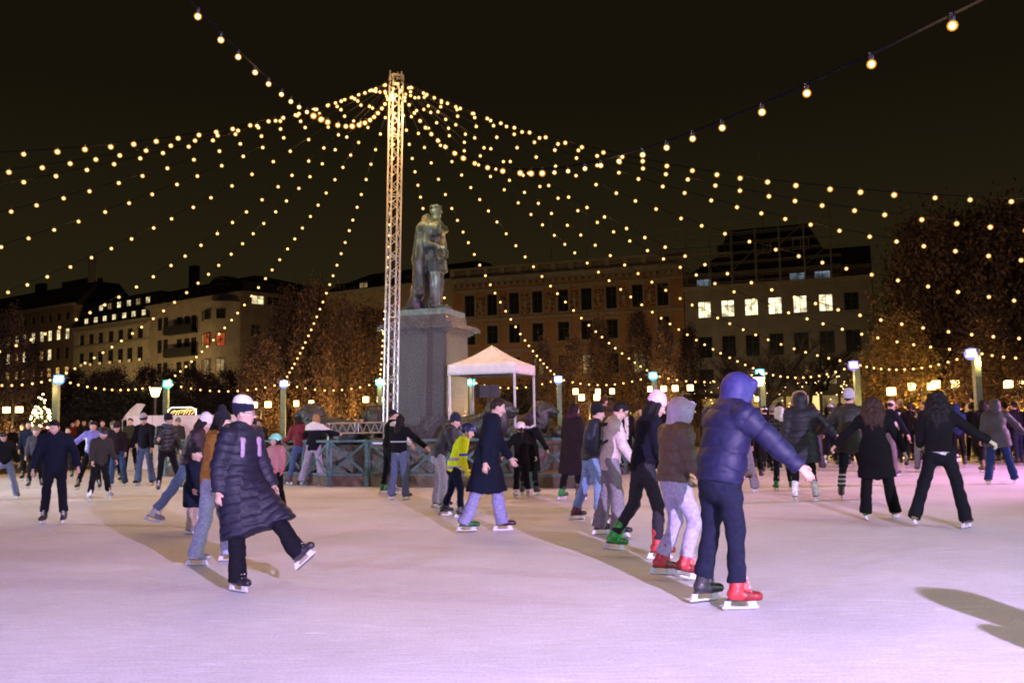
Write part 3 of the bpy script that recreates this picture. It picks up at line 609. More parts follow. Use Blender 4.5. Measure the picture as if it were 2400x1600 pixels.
# ------------------------------------------------------------------ people
def rotm(axis, a):
    c,s=cos(a),sin(a)
    if axis=='x': return np.array([[1,0,0],[0,c,-s],[0,s,c]])
    if axis=='y': return np.array([[c,0,s],[0,1,0],[-s,0,c]])
    return np.array([[c,-s,0],[s,c,0],[0,0,1]])
def limb(side, flex, abd):
    f,a=R(flex),R(abd); return np.array([side*sin(a), sin(f)*cos(a), -cos(f)*cos(a)])
SKINS={'l':(.52,.33,.26),'m':(.45,.27,.19),'d':(.22,.12,.08)}
PEOPLE=[]
def make_person(label, foot, top, hd, legR=(6,5,8), legL=(-4,5,6), armR=(8,10,18), armL=(5,10,15), lean=4, roll=0, twist=0, head=(0,0), child=0.0,
                bulk=1.0, topk='jacket', tc=(.03,.03,.04), topm='cloth', puff=0.0, hem=.10, hood=None, hoodc=None, trc=(.03,.03,.035), fit=.062, trm='cloth',
                sk=((.03,.03,.035),(.03,.03,.035)), figure=False, hair='short', hc=(.035,.022,.015), hat=None, hatc=(.02,.02,.025), hat2=None, skin='l', glove=None,
                scarf=None, glasses=False, back=False, strap=None, colfn=None, shirt=None, group='skaters on the ice', base=0.0, blades=True, sleevec=None, trcolfn=None, collar=True, depth=None):
    seed=len(PEOPLE)+3
    dk_=lambda c: None if c is None else tuple(x*(.55 if max(c)<.12 else .72 if max(c)<.4 else .9) for x in c)
    tc,trc,hoodc,hc,sleevec=dk_(tc),dk_(trc),dk_(hoodc),dk_(hc),dk_(sleevec)
    hs=1+.32*child; lk=1-.14*child
    TH,SH=.43*lk,.42*lk
    sideR=np.array([1.,0,0]); fwd=np.array([0,1.,0])
    pel=np.array([0,0,0.])
    J={}
    for s,leg,nm in ((1,legR,'R'),(-1,legL,'L')):
        flex,abd,kn=leg[:3]; yaw=leg[3] if len(leg)>3 else 8; tp=leg[4] if len(leg)>4 else 0
        h=pel+np.array([s*.088,0,-.03]); d=limb(s,flex,abd); k=h+d*TH; d2=limb(s,flex-kn,leg[5] if len(leg)>5 else abd); a=k+d2*SH
        y=R(s*yaw); f=np.array([sin(y)*cos(R(tp)),cos(y)*cos(R(tp)),sin(R(tp))]); u=np.array([-sin(y)*sin(R(tp)),-cos(y)*sin(R(tp)),cos(R(tp))])
        J[nm]=dict(h=h,k=k,a=a,f=f,u=u,sd=np.cross(f,u))
    T=rotm('z',-R(twist))@rotm('y',R(roll))@rotm('x',-R(lean))
    up=T@np.array([0,0,1.]); tf=T@fwd; tr=T@sideR
    w=bulk
    waist=pel+up*.14; chest=pel+up*.36; neck=pel+up*.50+tf*.005
    HT=T@rotm('z',-R(head[0]))@rotm('x',-R(head[1]))
    hup=HT@np.array([0,0,1.]); hf=HT@fwd; hr=HT@sideR
    hc_=neck+up*.055+hup*.105*hs+hf*.02
    shw=.172*w*(1-.1*child)
    for s,arm,nm in ((1,armR,'R'),(-1,armL,'L')):
        flex,abd,el=arm[0]+((seed*37+s*11)%13-6)*(seed>22),arm[1]+((seed*53+s*7)%7-3)*(seed>22),arm[2]+((seed*29+s*5)%23-4)*(seed>22); abd2=arm[3] if len(arm)>3 else abd*.6
        sh=pel+up*.445+tr*(s*shw); d=T@limb(s,flex,abd); e=sh+d*.285*lk; d2=T@limb(s,flex+el,abd2); wr=e+d2*.25*lk
        J[nm].update(s=sh,e=e,w=wr,d2=d2)
    rj=random.Random(seed)
    # ---- scale and place
    SOLE=.078; BL=.072 if blades else 0.0
    def lowest(nm):
        j=J[nm]; return min((j['a']-j['u']*(SOLE+BL)+j['f']*o)[2] for o in (-.09,.17))
    low=min(lowest('R'),lowest('L'))
    g0=gnd(*foot, base) if depth is None else at(foot[0], foot[1], depth)
    rz=-R(hd); Rz=rotm('z',rz)
    fm=[J[n]['a'] for n in ('R','L') if lowest(n)<low+.05]; fm=np.mean(fm,axis=0)
    topz=(hc_+hup*.125*hs)[2]+(.02 if hat or hood=='up' else .0)
    sc_=1.0
    for _ in range(3):
        hpos=Rz@(hc_-fm)*sc_+np.array(g0); H=at(foot[0],top,hpos[1]).z-base
        sc_=H/(topz-low)
    org=np.array(g0)-Rz@np.array([fm[0],fm[1],0])*sc_; org[2]=base-low*sc_
    dist=np.hypot(org[0],org[1])
    ps=dist/935.0                       # metres per picture pixel at that distance
    near=dist<13.5
    vb=max(.0075,min(.016,ps*.62))/sc_; vc=max(.010,min(.02,ps*.8))/sc_
    sk_=SKINS[skin]; gl=glove or sk_
    ey=(.02,.015,.012)
    def H(x,y,z): return hc_+(hr*x+hf*y+hup*z)*hs
    hm=np.stack([hr,hf,hup],1)
    def HE(x,y,z,r,col=sk_,k=.012,neg=False): return Pr('ell',H(x,y,z),ra=tuple(np.array(r)*hs),rot=hm,col=col,k=k,neg=neg)
    # ---- body: one continuous skin
    B=[Pr('cap',pel-up*.05,waist,.115*w,.105*w,q=.72,f=tf,col=sk_,k=.05), Pr('cap',waist,chest,.105*w,.125*w,q=.7,f=tf,col=sk_,k=.06),
       Pr('cap',J['L']['s'],J['R']['s'],.05,col=sk_,k=.06), Pr('cap',neck-up*.05,H(0,-.015,-.05),.052,.05,col=sk_,k=.03)]
    for nm,s in (('R',1),('L',-1)):
        j=J[nm]
        B+=[Pr('cap',j['h'],j['k'],.075,.05,col=sk_,k=.04),Pr('cap',j['k'],j['a'],.05,.036,col=sk_,k=.03),
            Pr('cap',j['a'],j['a']-j['u']*.045+j['f']*.10,.036,.026,col=sk_,k=.03),
            Pr('cap',j['s'],j['e'],.044,.036,col=sk_,k=.03),Pr('cap',j['e'],j['w'],.036,.026,col=sk_,k=.02)]
        # hand: palm, four curled fingers of unequal length, thumb from the side of the palm
        d=j['d2']; pn=tr*(-s); pn=pn-d*(pn@d); pn/=np.linalg.norm(pn); acr=np.cross(d,pn)*s   # acr: towards the thumb
        if acr@(tf*1.0+up*.3)<0: acr=-acr
        hk=1.0 if near else 1.12
        W=j['w']; pc=W+d*.055
        B+=[Pr('cap',W+d*.015,W+d*.085,.027*hk,.036*hk,q=.5,f=pn,col=gl,k=.015)]
        for i,(o,L) in enumerate(((.027,.075),(.009,.085),(-.010,.078),(-.028,.06))):
            b0=W+d*.088+acr*o; cu=.35+.12*i+.05*((seed+i)%3)
            d1=d*cos(cu)+pn*sin(cu); b1=b0+d1*L*.52; d3=d*cos(cu*2.1)+pn*sin(cu*2.1); b2=b1+d3*L*.5
            B+=[Pr('cap',b0,b1,.0095*hk,.0088*hk,col=gl,k=.006),Pr('cap',b1,b2,.0088*hk,.0075*hk,col=gl,k=.004)]
        t0=W+d*.03+acr*.026; t1=t0+(d*.6+acr*.65+pn*.35)*.042; t2=t1+(d*.9+acr*.15+pn*.4)*.032
        B+=[Pr('cap',t0,t1,.014*hk,.011*hk,col=gl,k=.01),Pr('cap',t1,t2,.0105*hk,.0085*hk,col=gl,k=.004)]
    # head with a face
    lip=(sk_[0]*.85,sk_[1]*.5,sk_[2]*.5)
    B+=[HE(0,-.012,.028,(.077,.096,.092),k=.02),HE(0,.022,-.035,(.062,.068,.078),k=.03),HE(0,.052,-.092,(.03,.026,.022),k=.025),
        Pr('cap',H(-.035,.078,.022),H(.035,.078,.022),.012*hs,col=sk_,k=.012),
        HE(-.031,.09,.004,(.019,.014,.012),neg=True,k=.012),HE(.031,.09,.004,(.019,.014,.012),neg=True,k=.012),
        Pr('cap',H(0,.085,.012),H(0,.108,-.027),.008*hs,.0125*hs,col=sk_,k=.012),HE(-.013,.092,-.03,(.009,.009,.007),k=.006),HE(.013,.092,-.03,(.009,.009,.007),k=.006),
        HE(0,.083,-.058,(.024,.011,.0055),lip,k=.005),HE(0,.081,-.068,(.020,.011,.006),lip,k=.005),
        HE(-.042,.06,-.022,(.024,.024,.022),k=.02),HE(.042,.06,-.022,(.024,.024,.022),k=.02)]
    for s in (-1,1):
        B+=[HE(s*.031,.078,.003,(.0125,.0115,.0105),(.55,.52,.5),k=.003),HE(s*.031,.087,.003,(.006,.005,.0065),ey,k=.002),
            Pr('cap',H(s*.016,.088,.026),H(s*.046,.079,.028),.0045*hs,.004*hs,col=tuple(c*.8 for c in hc),k=.003),
            HE(s*.078,-.006,-.004,(.010,.02,.031),k=.008),HE(s*.084,.002,-.002,(.006,.010,.016),neg=True,k=.006)]
    root=sdf_obj('person',B,vb,'skin')
    root.location=org; root.rotation_euler=(0,0,rz); root.scale=(sc_,)*3
    tag(root,label,'person',group)
    PEOPLE.append(root)
    # ---- trousers
    Tq=[Pr('cap',pel+up*.10,pel-up*.06,.132*w,.145*w,q=.78,f=tf,col=trc,k=.04,cut=[(pel+up*.13,up)])]
    for nm in 'RL':
        j=J[nm]; sd=j['a']-j['k']; sd=sd/np.linalg.norm(sd); hemp=j['a']+sd*(-.055 if fit<.08 else .055)
        Tq+=[Pr('cap',j['h'],j['k'],.098*(.5+.5*w),.068+.35*max(fit-.062,0),col=trc,k=.03),
             Pr('cap',j['k'],j['a']+sd*.09,.066+.4*max(fit-.062,0),fit,col=trc,k=.03,cut=[(hemp,sd)])]
    sdf_obj('trousers',Tq,vc,trm,root,wr=.011,wf=30,seed=seed,colfn=trcolfn,dispfn=lambda V:.006*wrinkle(V*np.array([.5,.5,1.6]),seed+7,52))
    # ---- skates: boot, and under it the blade
    for nm,c in (('R',sk[0]),('L',sk[1])):
        j=J[nm]; a,f,u,sd=j['a'],j['f'],j['u'],j['sd']; dk=tuple(x*.45 for x in c); lace=(.6,.6,.62)
        so=a-u*SOLE; cutp=[(so,-u)]
        su=j['k']-a; su=su/np.linalg.norm(su); sf=f-su*(f@su)
        K=([] if fit>=.08 else [Pr('cap',a+su*.155-sf*.008,a-u*.01-f*.005,.058,.050,col=c,k=.02,cut=[(a+su*.165+sf*.05,su+sf*.3)]),
           Pr('cap',a+su*.15+sf*.036,a-u*.012+f*.075,.028,.026,col=tuple(min(1,x*1.5+.03) for x in c),k=.012)])+[
           Pr('cap',a+u*.02-f*.005,a-u*.03-f*.01,.044,.046,col=c,k=.02),Pr('cap',a-u*.03-f*.035,a-u*.045+f*.06,.045,.043,col=c,k=.02,cut=cutp),
           Pr('cap',a-u*.043+f*.06,a-u*.05+f*.158,.047,.037,col=dk if not figure else c,k=.02,cut=cutp),
           ]
        for q in range(5 if fit<.08 else 2):
            z=q/4; z=1-z*.95 if fit>=.08 else z; p=(a+su*.13+sf*.066)*(1-z)+(a-u*.012+f*.102)*z
            K.append(Pr('cap',p-sd*.022,p+sd*.022,.0055,col=lace,k=.002))
        for o in (-.075,): K.append(Pr('cap',so+u*.006-f*.06,so+u*.006+f*.15,.03,.026,q=.35,f=u,col=(.05,.05,.05),k=.004))
        bt=sdf_obj('skate',K,max(vc*.75,.0085/sc_),'leather',root)
        if not blades: continue
        m=MB(); M=Matrix(((sd[0],f[0],u[0],so[0]),(sd[1],f[1],u[1],so[1]),(sd[2],f[2],u[2],so[2]),(0,0,0,1)))
        Q=M@Matrix.Rotation(pi/2,4,'Z')    # prism's x -> along the foot
        hw=.016 if not figure else .010
        if figure:
            m.prism([(-.075,.0),(-.068,-.05),(-.04,-.05),(-.045,.0)],hw,Q); m.prism([(.075,0),(.085,-.05),(.11,-.05),(.115,0)],hw,Q)
            m.prism([(-.115,-.045),(-.12,-.060),(-.1,-.071),(.1,-.071),(.145,-.058),(.15,-.035),(.135,-.04),(.12,-.048)],.008,Q)
        else:
            m.prism([(-.10,0),(-.105,-.02),(-.114,-.046),(-.052,-.046),(-.062,-.022),(-.045,0)],hw*1.5,Q); m.prism([(.065,0),(.082,-.022),(.080,-.046),(.15,-.046),(.14,-.02),(.135,0)],hw*1.5,Q)
            m.prism([(-.118,-.044),(-.122,-.056),(.155,-.056),(.162,-.040),(.13,-.045)],hw,Q)
            m.mi=1; m.prism([(-.118,-.054),(-.11,-.066),(-.09,-.072),(.11,-.072),(.145,-.064),(.158,-.052)],.006,Q)
        m.build('blade',[MATS['blade_white'],MATS['steel']],bt)
    # ---- top garment
    k_=1.0; ex=.012 if not puff else .026
    if topm=='knit': ex=.01
    hemz=hem
    C=[Pr('cap',pel+up*.02,waist,.150*w+ex*.6,.140*w+ex,q=.76,f=tf,col=tc,k=.06,puff=puff,s0=0.,cut=[(pel-up*hemz,-up)]),
       Pr('cap',waist,chest,.140*w+ex,.155*w+ex,q=.74,f=tf,col=tc,k=.06,puff=puff,s0=.12),
       Pr('cap',chest,pel+up*.45,.150*w+ex,.105*w+ex,q=.72,f=tf,col=tc,k=.06,puff=puff,s0=.34),
       Pr('cap',J['L']['s']-up*.01,J['R']['s']-up*.01,.062+ex,col=tc,k=.07,puff=puff*.999,s0=.1),
       Pr('cap',pel+up*.46,neck+up*.03,.085+ex*.4,.066+ex*.6,col=tc,k=.05,cut=[(neck+up*(.05 if collar else .005)-tf*.02,up-tf*.25)])]
    if hemz<=.16:
        C.append(Pr('cap',pel-up*(hemz-.06),pel+up*.02,.145*w+ex*.5,.150*w+ex,q=.78,f=tf,col=tc,k=.05,puff=puff,s0=-(hemz-.04),cut=[(pel-up*hemz,-up)]))
    else:
        L=hemz; thd=[J[n]['k']-J[n]['h'] for n in 'RL']; md=(thd[0]+thd[1])/2; md=md/np.linalg.norm(md); md=md*.8-up*.25; md/=np.linalg.norm(md)
        cp=pel+md*L; fl=.15*w+ex+.05*min(L,.6)
        C.append(Pr('cap',pel+up*.04,pel+md*(L+.1),.150*w+ex,fl,q=.85,f=tf,col=tc,k=.07,puff=puff,s0=.02,cut=[(cp,md)]))
        for n in 'RL':
            j=J[n]; td=(j['k']-j['h'])/np.linalg.norm(j['k']-j['h']); e=j['h']+td*min(L+.05,.62)
            C.append(Pr('cap',j['h']+up*.02,e,.115*w+ex,.125*w+ex,col=tc,k=.10,puff=puff,s0=.05,cut=[(cp,md)]))
    for n in 'RL':
        j=J[n]; sd=j['d2']; slc=sleevec or tc
        C+=[Pr('cap',j['s'],j['e'],.066*(.6+.4*w)+ex*.8,.056+ex*.8,col=slc,k=.04,puff=puff,s0=.0),
            Pr('cap',j['e'],j['w']+sd*.05,.056+ex*.8,.044+ex*.6,col=slc,k=.03,puff=puff,s0=.285,cut=[(j['w']+sd*.005,sd)])]
    hcx=hoodc or tc
    if hood=='down':
        C+=[Pr('cap',neck-tf*.075+up*.0-tr*.085,neck-tf*.085+up*.0+tr*.085,.055,col=hcx,k=.04),Pr('cap',neck-tf*.10-up*.02,neck-tf*.11-up*.10,.075,.04,q=.6,f=tf,col=hcx,k=.04)]
    if shirt: C.append(Pr('cap',pel-up*(hemz-.02),pel-up*(hemz+.035),.142*w,q=.78,f=tf,col=shirt,k=.01,cut=[(pel-up*(hemz+.05),-up)]))
    sdf_obj('jacket' if hemz<.2 else 'coat',C,vc,topm,root,wr=.012 if not puff else .008,wf=24,seed=seed+50,colfn=colfn,dispfn=lambda V:(.005 if not puff else .003)*wrinkle(V*np.array([.8,.8,1.4]),seed+17,62))
    # ---- head wear and hair
    if hood in('up','fur'):
        nd=neck-up*.02
        Hd=[HE(0,-.02,.025,(.112,.132,.128),hcx,k=.03),Pr('cap',nd-tf*.01,H(0,-.02,-.04),.115,.108*hs,col=hcx,k=.05),
            Pr('cap',H(-.075,.06,-.06),H(-.055,.075,.09),.03*hs,col=hcx,k=.04),Pr('cap',H(.075,.06,-.06),H(.055,.075,.09),.03*hs,col=hcx,k=.04),
            Pr('cap',H(-.055,.075,.095),H(.055,.075,.095),.03*hs,col=hcx,k=.03),
            HE(0,.15,-.005,(.062,.125,.088),neg=True,k=.02,col=hcx)]
        hdo=sdf_obj('hood',Hd,vc*.85,topm,root,wr=.006,wf=22,seed=seed+9)
        if hood=='fur':
            Fr=[]
            for q in range(11):
                a=-2.3+4.6*q/10; p=H(.105*sin(a),.075,.02+.115*cos(a)); a2=-2.3+4.6*(q+1)/10; p2=H(.105*sin(a2),.075,.02+.115*cos(a2))
                Fr.append(Pr('cap',p,p2,.042*hs,col=(.36,.24,.15),k=.02))
            sdf_obj('fur_trim',Fr,vc*.7,'hair',hdo,dispfn=lambda V:.018*wrinkle(V,seed,120)+.010*wrinkle(V,seed+2,260))
    if hat=='beanie':
        c2=hat2 or hatc
        Bn=[HE(0,-.02,.058,(.096,.111,.108),hatc,k=.02),HE(0,-.04,.13,(.066,.074,.052),c2,k=.04)]
        for b in Bn: b.cut=[(H(0,.0,.035),-(hup*1.0+hf*.12))]
        Bn[0].cut=[(H(0,0,.012),-(hup+hf*-.22))]
        bc=hatc
        def cf(V,near_,cols):
            if hat2 is None: return cols
            z=(V-hc_)@hup/hs; cols=cols.copy(); cols[z>.098]=hat2; cols[z<=.098]=hatc; return cols
        bo=sdf_obj('beanie',Bn,vc*.7,'knit',root,wr=.003,wf=60,seed=seed,colfn=cf)
        if hat2 is not None and False: pass
    if hat=='pom':
        Bn=[HE(0,-.02,.055,(.090,.105,.098),hatc,k=.02),HE(0,-.04,.17,(.045,.045,.045),hatc,k=.03)]; Bn[0].cut=[(H(0,0,.03),-(hup+hf*-.1))]
        sdf_obj('beanie',Bn,vc*.7,'knit',root,wr=.003,wf=60,seed=seed)
    if hat=='helmet':
        Bn=[HE(0,-.012,.045,(.106,.128,.108),hatc,k=.01),Pr('cap',H(-.06,.112,.05),H(.06,.112,.05),.016*hs,col=hatc,k=.02)]
        Bn[0].cut=[(H(0,0,.015),-(hup-hf*.25))]
        for s in (-1,1): Bn.append(HE(s*.098,-.01,.02,(.018,.03,.03),hat2 or hatc,k=.01))
        for q in (-1,0,1): Bn.append(Pr('cap',H(q*.045,.06,.14-abs(q)*.012),H(q*.045,-.07,.145-abs(q)*.012),.010*hs,col=tuple(x*.3 for x in hatc),neg=True,k=.004))
        ho=sdf_obj('helmet',Bn,vc*.7,'plastic',root)
        m=MB(); m.tube([H(-.085,.0,.0),H(-.075,.03,-.07),H(0,.045,-.125),H(.075,.03,-.07),H(.085,0,0)],.006*hs); m.build('chin_strap',MATS['black_rubber'],ho)
    if hat=='cap':
        Bn=[HE(0,-.012,.05,(.087,.104,.085),hatc,k=.01),HE(0,.125,.052,(.07,.075,.010),hat2 or hatc,k=.015)]; Bn[0].cut=[(H(0,0,.04),-hup)]
        sdf_obj('cap',Bn,vc*.7,'cloth',root)
    if hat=='band':
        Bn=[HE(0,-.012,.04,(.087,.106,.100),hatc,k=.01)]; Bn[0].cut=[(H(0,0,.02),-hup),(H(0,0,.075),hup)]
        sdf_obj('headband',Bn,vc*.7,'knit',root)
    if hair and hood not in('up','fur'):
        hz=.0 if not hat else -.02
        Hh=[]
        if hair in('short','crop'):
            r=(.083,.103,.098) if hair=='short' else (.080,.099,.095)
            Hh=[HE(0,-.016,.032,r,hc,k=.015)]
            Hh[0].cut=[(H(0,.045,.045),(hf*.85-hup*.5)),(H(0,-.1,-.07),-hup)]
            if hair=='short' and not hat: Hh.append(HE(.01,.03,.10,(.065,.06,.03),hc,k=.03))
        if hair in('long','pony','curly','bob'):
            Hh=[HE(0,-.02,.03,(.088,.105,.101),hc,k=.02)]; Hh[0].cut=[(H(0,.05,.05),(hf*.85-hup*.5))]
        dn=-up*.9-tf*.12+np.array([0,0,-.35]); dn=dn/np.linalg.norm(dn)
        if hair in('long','bob'):
            L=.40 if hair=='long' else .17
            p=H(0,-.062,-.02); Hh+=[Pr('cap',p,p+dn*L*.5-hf*.03,.078*hs,.085,q=.6,f=tf,col=hc,k=.03),Pr('cap',p+dn*L*.5-hf*.03,p+dn*L-hf*.02,.085,.035,q=.5,f=tf,col=tuple(x*1.3 for x in hc),k=.03)]
            for s in (-1,1): Hh.append(Pr('cap',H(s*.075,.0,.02),H(s*.08,-.01,-.06)+dn*L*.45,.024*hs,.028,col=hc,k=.03))
        if hair=='pony': Hh+=[Pr('cap',H(0,-.1,.03),H(0,-.13,-.02)+dn*.2,.035,.02,col=hc,k=.02)]
        df=lambda V:.006*wrinkle(V*np.array([1,1,.25]),seed,110)
        if hair=='curly':
            p=H(0,-.05,-.02); Hh+=[Pr('cap',p,p+dn*.2,.125,.165,q=.75,f=tf,col=hc,k=.05),Pr('cap',p+dn*.18,p+dn*.32,.165,.11,q=.7,f=tf,col=tuple(x*1.25 for x in hc),k=.04)]
            for s in (-1,1): Hh.append(Pr('cap',H(s*.08,0,.0),H(s*.13,-.01,-.06)+dn*.22,.06,.06,col=hc,k=.04))
            df=lambda V:.022*wrinkle(V*np.array([1,1,.45]),seed,75)+.012*wrinkle(V*np.array([1,1,.5]),seed+4,170)
        if Hh: sdf_obj('hair',Hh,vc*.7,'hair',root,dispfn=df)
    if scarf:
        S=[]
        for q in range(8):
            a=2*pi*q/8; b=2*pi*(q+1)/8
            S.append(Pr('cap',neck+up*.03+(tr*cos(a)+tf*sin(a))*.085,neck+up*.03+(tr*cos(b)+tf*sin(b))*.085,.045,col=scarf,k=.03))
        sdf_obj('scarf',S,vc,'knit',root,wr=.012,wf=40,seed=seed)
    if glasses:
        m=MB()
        for s in (-1,1):
            c=H(s*.033,.105,.002); m.tube([c+(hr*cos(a)*.025+hup*sin(a)*.02)*hs for a in np.linspace(0,2*pi,13)],.0028*hs,5,False)
            m.tube([H(s*.058,.103,.006),H(s*.078,.05,.008),H(s*.082,-.01,.006)],.0026*hs,5)
        m.tube([H(-.009,.107,.006),H(.009,.107,.006)],.0026*hs,5); m.build('glasses',MATS['black_rubber'],root)
    if strap:
        S=[]
        for s in (-1,1):
            off=.142*w+ex
            S.append(Pr('cap',pel+up*.47+tr*s*.10-tf*.02,pel+up*.40+tr*s*.105+tf*off*.78,.026,q=.5,f=tf,col=strap,k=.015))
            S.append(Pr('cap',pel+up*.40+tr*s*.105+tf*off*.78,pel+up*.26+tr*s*.115+tf*off*.80,.026,q=.5,f=tf,col=strap,k=.015))
        sdf_obj('shoulder_strap',S,vc,'cloth',root)
    root['_']=0; del root['_']
    J.update(up=up,tf=tf,tr=tr,pel=pel,neck=neck,w=w,M=root)
    if back:
        col,blabel=back
        c0=pel+up*.27-tf*(.155*w+.10)
        S=[Pr('cap',c0-up*.13,c0+up*.12,.15,.13,q=.68,f=tf,col=col,k=.03),Pr('cap',c0-up*.12-tf*.08,c0-up*.02-tf*.08,.10,q=.5,f=tf,col=tuple(x*1.3 for x in col),k=.02)]
        for s in (-1,1):
            S+=[Pr('cap',c0+up*.15+tr*s*.09+tf*.06,pel+up*.47+tr*s*.10-tf*.02,.022,col=col,k=.015),
                Pr('cap',pel+up*.47+tr*s*.10-tf*.02,pel+up*.36+tr*s*.12+tf*(.14*w),.022,col=col,k=.015),Pr('cap',pel+up*.36+tr*s*.12+tf*(.14*w),c0-up*.10+tr*s*.13+tf*.07,.018,col=col,k=.015)]
        b=sdf_obj('backpack',S,vc,'nylon',wr=.006,seed=seed)
        b.location=org; b.rotation_euler=(0,0,rz); b.scale=(sc_,)*3
        tag(b,blabel,'backpack')
    return J
# ------------------------------------------------------------------ who is on the ice
NAVY=(.011,.017,.042); BLK=(.011,.011,.013); DGR=(.045,.045,.052); JEAN=(.07,.12,.25); LJEAN=(.20,.28,.48); LGR=(.36,.36,.44); LAV=(.50,.46,.66)
MAR=(.075,.014,.02); WHT=(.74,.73,.74); CRM=(.70,.58,.50); GRN=(.03,.34,.05); RED=(.45,.03,.035); BRN=(.13,.08,.055)
SKB=(.03,.03,.034); SKG=(.02,.22,.05); SKR=(.48,.035,.04); SKM=(.10,.02,.03); SKW=(.72,.71,.72); SKN=(.06,.045,.04)
P=make_person
def hivis(V,near,cols):
    c=np.tile(np.array([.74,1.0,.02]),(len(V),1)); z=V[:,2]
    for a in (-.02,.13): c[(z>a-.028)&(z<a+.028)]=(.42,.36,.44)
    s=np.abs(V[:,0])>.20; c[s]=(.66,.74,.01); c[s&(z<.23)]=(.03,.07,.45); c[s&(z<.185)]=(.6,.62,.01); return c
def plaid(V,near,cols):
    a=np.sin(V[:,2]*70)>.55; b=np.sin((V[:,0]+V[:,1]*.6)*80)>.55
    c=np.tile(np.array([.085,.08,.075]),(len(V),1)); c[a|b]=(.03,.028,.028); c[a&b]=(.008,.008,.008); return c
def lavwhite(V,near,cols):
    c=cols.copy(); m=(np.abs(V[:,0])>.10)&(V[:,2]<.36)&(V[:,2]>.05)&(np.abs(V[:,0])<.2); c[m]=(.66,.64,.72); return c
def patterned(c1,c2,f=60):
    def fn(V,near,cols):
        c=cols.copy(); m=wrinkle(V,5,f)>.1; c[m]=c2; c[~m]=c1; return c
    return fn
def whiteline(V,near,cols):
    c=cols.copy(); m=(np.abs(V[:,2]-.21)<.013)&(np.abs(V[:,0])<.19); c[m]=(.6,.6,.62); return c
def sidestripe(V,near,cols):
    c=cols.copy(); m=(V[:,2]<-.55)&(np.sin(V[:,2]*90)>.3); c[m]=(.5,.5,.52); return c
def whitesleeve(V,near,cols):
    c=cols.copy(); c[V[:,2]>.36]=(.72,.70,.68); return c

# --- the near skaters
P('person in a quilted navy knee-length coat and black-and-white beanie kicking one skate forward', (556,1387), 934, 118,
  legR=(10,4,4,10,0), legL=(46,6,8,5,38), armR=(-12,10,18), armL=(14,10,14), lean=1, head=(-26,4), topk='coat', tc=(.018,.018,.046), topm='nylon', puff=.085, hem=.50, trc=(.014,.013,.022), fit=.088,
  sk=((.04,.04,.06),(.06,.05,.075)), hat='beanie', hatc=(.012,.014,.035), hat2=(.72,.70,.78), hair='crop', glasses=True, strap=(.36,.24,.36), hood='down')
P('person in a blue hooded padded jacket with one red and one black skate', (1688,1421), 878, 62,
  legR=(4,4,8,25,0), legL=(2,8,10,-5,0), armR=(50,26,4,24), armL=(20,8,50), lean=14, twist=6, head=(12,8), tc=(.020,.021,.088), topm='nylon', puff=.15, hem=.07, bulk=1.24, hood='up', hoodc=(.040,.037,.185),
  trc=(.022,.026,.06), fit=.072, sk=((.55,.035,.04),SKB))
P('person in a pale lavender hood and quilted brown jacket, knees bent on red skates', (1577,1358), 933, 72,
  legR=(22,4,42,12,-14), legL=(12,6,36,0,-6), armR=(12,8,40), armL=(14,8,35), lean=6, head=(0,10), tc=(.15,.095,.075), topm='nylon', puff=.13, hem=.03, hood='up', hoodc=(.48,.40,.60), trc=(.42,.38,.56), fit=.07, bulk=1.05, sk=(SKR,SKR), hair=None)
P('person in a pale pink beanie, black jacket and charcoal trousers', (1490,1306), 925, 76,
  legR=(16,4,20,15,0), legL=(-6,12,26,10,-8), armR=(15,10,40), armL=(18,8,35), lean=12, head=(8,14), tc=(.012,.013,.026), hem=.09, trc=(.05,.045,.06), fit=.06, sk=(SKR,GRN), hat='beanie', hatc=(.80,.55,.72), hair='bob', hc=(.012,.01,.01))
P('dark-haired person in a cream jacket, black mittens and wide grey trousers looking down', (1427,1257), 947, 84,
  legR=(8,4,10), legL=(-4,5,10), armR=(22,10,18), armL=(10,6,15), lean=7, head=(0,32), tc=(.68,.56,.54), topm='cloth', hem=.16, trc=(.30,.26,.30), fit=.098, sk=(SKB,SKB), hair='short', hc=(.014,.012,.014), glove=(.012,.014,.03), glasses=True,
  back=((.012,.013,.026),'dark navy backpack worn over the cream jacket'))
P('person in a black beanie, dark olive padded jacket and pale jeans behind the cream jacket', (1376,1224), 948, 78, legR=(10,5,12), legL=(-8,5,14), lean=10, tc=(.03,.034,.028), topm='nylon', puff=.11, hem=.08, trc=LJEAN, fit=.07, sk=(SKM,SKM), hat='beanie', hatc=BLK, hair='crop', armR=(10,8,30))
P('woman in a long dark brown coat and maroon scarf, seen from behind', (1337,1173), 945, 48, legR=(5,4,8), legL=(-5,5,8), lean=5, head=(5,5), topk='coat', tc=(.035,.02,.024), hem=.52, trc=BLK, sk=(SKM,SKG), hair='bob', hc=(.03,.012,.014), scarf=(.06,.015,.03))
P('man in a long navy hooded coat and pale blue trousers striding right with bare hands', (1134,1247), 935, 88,
  legR=(-17,3,6,10,0), legL=(17,4,8,4,0), armR=(-8,10,16), armL=(32,8,12), lean=11, head=(0,6), topk='coat', tc=(.010,.015,.036), hem=.46, trc=(.30,.29,.52), fit=.088, sk=(SKG,(.09,.02,.05)), hair='crop', hood='down', bulk=1.08)
P('person in a navy beanie, slate padded jacket and pale grey trousers leaning forward', (1030,1190), 972, 82, legR=(10,4,14), legL=(2,6,10), lean=27, head=(0,-4), armR=(35,6,30), armL=(30,6,30), tc=(.06,.06,.085), topm='nylon', hem=.10, trc=(.44,.42,.50), fit=.088, sk=((.09,.02,.02),SKG), hat='beanie', hatc=(.02,.025,.05), hair='crop', bulk=1.12, hood='down')
